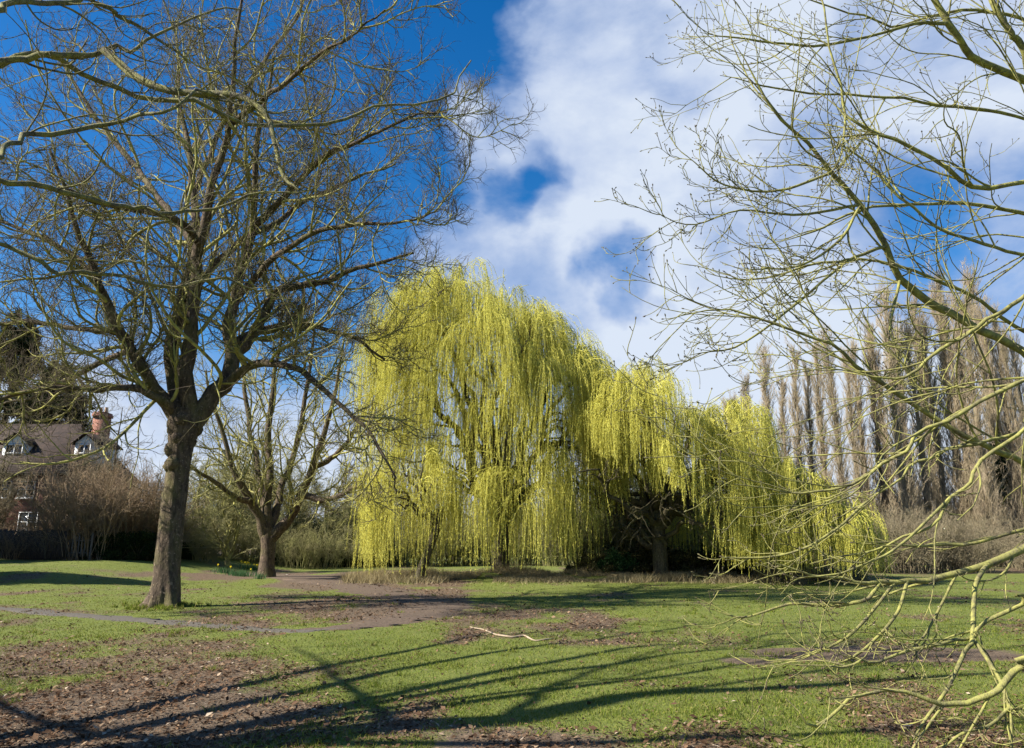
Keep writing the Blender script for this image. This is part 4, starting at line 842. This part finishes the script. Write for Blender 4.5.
while x < FX1+.1: r = MB(); r.box(x-.05,x+.05,40.985,41.085,float(H(x,41))-.1,float(H(x,41))+1.5); r.build('post', mfc, fr0, fb); x += 1.83
mgt, nt, b = mat('pale_timber', .8); co = objco(nt,(6,6,.6)); nt.links.new(ramp(nt,[(.3,(.10,.09,.075)),(.7,(.22,.20,.17))],noise(nt,3,5,.6,co)), b.inputs[0])
GZ = .85; gx0 = at(69,540,41.2)[0]; gb = (gx0+.6,41.2,0); g = empty('garden_gate', gb); tag(g,'small pale picket gate at the right end of the dark fence','gate')
r = MB(); 
for k in range(7): r.box(gx0+k*.17,gx0+k*.17+.08,41.2,41.22,GZ+.12,GZ+1.25-.06*abs(k-3))
r.build('pickets', mgt, g, gb)
for z in (.3,.95): r = MB(); r.box(gx0-.02,gx0+1.14,41.225,41.26,GZ+z,GZ+z+.08); r.build('rail', mgt, g, gb)
for xx in (gx0-.16,gx0+1.18): r = MB(); r.box(xx,xx+.1,41.19,41.29,GZ-.2,GZ+1.4); r.build('post', mgt, g, gb)
# ---------------------------------------------------------------- daffodils, stick
mye = leafmat('daffodil_petal', [(0,(.75,.55,.02)),(1,(.85,.72,.05))], .3); mdl = leafmat('daffodil_leaf',[(0,(.03,.08,.03)),(.6,(.07,.15,.06)),(1,(.12,.20,.09))],.3)
def daffs(px, py, n, nf, seed, label, spread=.8, hgt=.36):
    rng = np.random.default_rng(seed); X,Y = gnd(px,py); bz = float(H(X,Y)); bs = (X,Y,bz); lf, fl = MB(), MB()
    rr = rng.normal(0,spread*.45,n); ry = rng.normal(0,spread*.35,n); x = X+rr; y = Y+ry; h = hgt*rng.uniform(.6,1.1,n); a = rng.uniform(0,6.28,n); lean = rng.normal(0,.28,(n,2))*h[:,None]; w = .011
    c0 = np.c_[x,y,H(x,y)-.02]; mid = c0+np.c_[lean*.35,h*.6]; tip = c0+np.c_[lean,h]; s = np.c_[np.cos(a),np.sin(a),np.zeros(n)]*w
    V = np.stack([c0-s,c0+s,mid+s,mid-s,tip],1); bi = np.arange(n)[:,None]*5
    lf.add(V, bi+[0,1,2,3]); lf.f.append(bi+[3,2,4])
    root = empty('daffodil_clump', bs); tag(root,label,'daffodils','daffodils beside the second tree'); lf.build('leaves', mdl, root, bs)
    for k in range(nf):
        o = MB(); c = np.array([X+rng.normal(0,spread*.4),Y+rng.normal(0,spread*.3),0]); c[2] = H(c[0],c[1])+hgt*rng.uniform(.9,1.15)
        fd = norm(np.array([rng.normal(-.3,.5),-1,rng.normal(.1,.2)])); u_ = norm(np.cross(fd,[0,0,1])); v_ = np.cross(u_,fd)
        for j in range(6):
            a = j*math.pi/3; d = u_*math.cos(a)+v_*math.sin(a); s2 = np.cross(fd,d)*.018
            o.add([c,c+d*.03+s2,c+d*.055,c+d*.03-s2],[[0,1,2,3]])
        tubes(o, np.array([[c,c+fd*.02,c+fd*.04]]), np.array([[.012,.014,.022]]), 8)
        tubes(o, np.array([[c-fd*.01,c-fd*.02-[0,0,.06],np.array([c[0],c[1],float(H(c[0],c[1]))])]]), np.array([[.004,.004,.004]]), 3)
        o.build('flower', mye, root, bs)
daffs(252,570,260,16,71,'daffodil clump with the most yellow blooms, nearest the second tree',1.0)
daffs(240,576,240,1,72,'blue-green daffodil clump nearly without blooms, at the front',.75)
daffs(224,573,120,2,73,'small sparse daffodil clump farthest from the second tree trunk',.7)
daffs(259,579,60,0,74,'tiny tuft of daffodil leaves at the root of the second tree',.3)
rng = np.random.default_rng(81)
st_rows = [(470,628),(483,631),(497,636),(512,638),(525,637),(533,641),(545,641),(556,639)]
c = []
for k,(a,b_) in enumerate(st_rows): X,Y = gnd(a,b_); c.append([X,Y,float(H(X,Y))+.02,.6*[.016,.022,.028,.032,.03,.024,.018,.008][k]])
mb = MB(); q, rr = limb(c, 24, .012, rng); tubes(mb, q[None], rr[None], 7, .12, rng); P,Rr = grow(q[[9,15,18]],norm(np.array([[.6,1,.1],[.8,-1,.05],[.9,.8,.1]])),np.array([.5,.35,.4]),np.full(3,.012),np.full(3,.004),6,.12,0,rng); tubes(mb,P,Rr,5)
mst, nt, b = mat('dead_wood',.85); nt.links.new(ramp(nt,[(.3,(.20,.15,.10)),(.7,(.40,.32,.22))],noise(nt,9,4,.6,objco(nt))), b.inputs[0])
o = mb.build('fallen_branch', mst, base=tuple(np.array([c[3][0],c[3][1],0])), smooth=True); tag(o,'pale crooked fallen branch lying on the leaf patch of the lawn','branch')
# a few thin twigs dropped about on the grass
for k in range(14):
    x_,y_ = scatter(1,7,16,1.2,rng,.6); x_,y_ = float(x_[0]),float(y_[0]); a = rng.uniform(0,6.28); L = rng.uniform(.15,.5)
    mb = MB(); P,Rr = grow(np.array([[x_,y_,float(H(x_,y_))+.012]]),np.array([[math.cos(a),math.sin(a),0]]),np.array([L]),np.array([.006]),np.array([.003]),6,.1,0,rng); P[...,2] = float(H(x_,y_))+.014; tubes(mb,P,Rr,4)
    tag(mb.build('fallen_twig', M['twig'], base=(x_,y_,0)),'thin dry twig dropped on the lawn','twig','dropped twigs on the lawn')

# ---------------------------------------------------------------- sky, sun, camera
w = bpy.data.worlds.new('World'); scene.world = w; w.use_nodes = True; nt = w.node_tree; bg = nt.nodes['Background']
sky = nt.nodes.new('ShaderNodeTexSky'); sky.sky_type = 'NISHITA'; sky.sun_disc = False; sky.sun_elevation = SUN_EL
sdir = np.array([-math.cos(SUN_AZ)*math.cos(SUN_EL), -math.sin(SUN_AZ)*math.cos(SUN_EL), math.sin(SUN_EL)])
sky.sun_rotation = math.atan2(sdir[0], sdir[1]); sky.air_density = 1.0; sky.dust_density = .3; sky.ozone_density = 2.5
hs = nt.nodes.new('ShaderNodeHueSaturation'); hs.inputs['Saturation'].default_value = 1.42; hs.inputs['Value'].default_value = 1.0; hs.inputs['Hue'].default_value = .505; nt.links.new(sky.outputs[0], hs.inputs['Color'])
tc = nt.nodes.new('ShaderNodeTexCoord'); gen = tc.outputs['Generated']
mpn = nt.nodes.new('ShaderNodeMapping'); mpn.inputs['Scale'].default_value = (1,1,1.8); mpn.inputs['Rotation'].default_value = (0,R(25),0); nt.links.new(gen, mpn.inputs[0])
n1 = noise(nt, 5.0, 10, .6, mpn.outputs[0], .2); n2 = noise(nt, 1.6, 3, .5, gen)
def dirpx(px, py):
    d = np.array(ray(px,py)); return d/np.linalg.norm(d)
CL = [ # px, py, inner radius px, outer radius px, weight
 (640,60,60,190,.55),(560,230,50,170,.5),(700,250,40,160,.35),(470,215,20,110,.4),(540,80,20,110,.3),(470,130,10,80,.25),(760,380,60,200,.55),(120,420,40,170,.5),(620,370,20,90,.4),(900,340,60,240,.6),(900,20,60,200,.6),(1010,60,40,120,.3),(420,330,30,120,.3),(250,400,40,160,.35),(-60,300,30,160,.25),
 (545,170,8,45,-.35),(505,195,6,42,-.3),(618,300,8,46,-.85),(480,40,10,75,-.35),(840,215,20,120,-.55),(720,260,6,50,-.2),(960,225,20,110,-.35),(300,120,120,330,-.6),(120,200,100,300,-.45),(750,150,10,70,.25),(690,350,10,60,.2)]
wn = nt.nodes.new('ShaderNodeTexNoise'); wn.inputs['Scale'].default_value = 5.5; wn.inputs['Detail'].default_value = 5; nt.links.new(gen, wn.inputs['Vector'])
w1 = nt.nodes.new('ShaderNodeVectorMath'); w1.operation = 'SUBTRACT'; nt.links.new(wn.outputs['Color'], w1.inputs[0]); w1.inputs[1].default_value = (.5,.5,.5)
w2 = nt.nodes.new('ShaderNodeVectorMath'); w2.operation = 'MULTIPLY_ADD'; nt.links.new(w1.outputs[0], w2.inputs[0]); w2.inputs[1].default_value = (.26,.26,.26); nt.links.new(gen, w2.inputs[2])
w3 = nt.nodes.new('ShaderNodeVectorMath'); w3.operation = 'NORMALIZE'; nt.links.new(w2.outputs[0], w3.inputs[0]); warped = w3.outputs[0]
acc = None
for px,py,ri,ro,wt in CL:
    d = dirpx(px,py); dp = nt.nodes.new('ShaderNodeVectorMath'); dp.operation = 'DOT_PRODUCT'; nt.links.new(warped, dp.inputs[0]); dp.inputs[1].default_value = tuple(d)
    mr = nt.nodes.new('ShaderNodeMapRange'); mr.interpolation_type = 'SMOOTHSTEP'; nt.links.new(dp.outputs['Value'], mr.inputs[0])
    mr.inputs[1].default_value = math.cos(ro/F); mr.inputs[2].default_value = math.cos(ri/F); mr.inputs[3].default_value = 0; mr.inputs[4].default_value = wt
    acc = mr.outputs[0] if acc is None else math_(nt,'ADD',acc,mr.outputs[0])
den = math_(nt,'ADD',acc, math_(nt,'MULTIPLY',math_(nt,'SUBTRACT',n1,.5),1.5)); den = math_(nt,'ADD',den, math_(nt,'MULTIPLY',math_(nt,'SUBTRACT',n2,.5),.4))
sz = nt.nodes.new('ShaderNodeSeparateXYZ'); nt.links.new(gen, sz.inputs[0])
lo = nt.nodes.new('ShaderNodeMapRange'); lo.interpolation_type = 'SMOOTHSTEP'; nt.links.new(sz.outputs[2], lo.inputs[0]); lo.inputs[1].default_value = .30; lo.inputs[2].default_value = .05; lo.inputs[3].default_value = 0; lo.inputs[4].default_value = .75
den = math_(nt,'ADD',den,lo.outputs[0])
cov = ramp(nt, [(-0.0,(0.0,.0,.0)),(.18,(.25,.25,.25)),(.42,(.72,.72,.72)),(.75,(.97,.97,.97))], den)
n3 = noise(nt, 6.5, 8, .55, mpn.outputs[0]); sh_ = math_(nt,'ADD',math_(nt,'MULTIPLY',n3,.6),math_(nt,'MULTIPLY',den,.45))
ccol = ramp(nt, [(.34,(1.9,2.6,4.2)),(.5,(2.7,3.4,4.9)),(.62,(3.5,4.1,5.3)),(.76,(4.5,5.0,5.8))], sh_)
nt.links.new(mix(nt, cov, hs.outputs[0], ccol), bg.inputs[0]); bg.inputs[1].default_value = .068
sun = bpy.data.lights.new('sun','SUN'); sun.energy = 5.0; sun.angle = R(.53); sun.color = (1,.94,.84)
so_ = bpy.data.objects.new('sun', sun); COL.objects.link(so_)
from mathutils import Vector
so_.rotation_euler = Vector(tuple(-sdir)).to_track_quat('-Z','Y').to_euler()
cam = bpy.data.cameras.new('camera'); cam.sensor_width = 36; cam.lens = F/1024*36; cam.clip_end = 5000; cam.clip_start = .05
co_ = bpy.data.objects.new('camera', cam); COL.objects.link(co_); co_.location = (0,0,CAMZ); co_.rotation_euler = (R(90)+PITCH,0,0); scene.camera = co_
vs = scene.view_settings; vs.view_transform = 'Standard'; vs.look = 'None'; vs.gamma = 1; vs.exposure = 1.27
scene.cycles.max_bounces = 4; scene.cycles.diffuse_bounces = 2; scene.cycles.transmission_bounces = 4
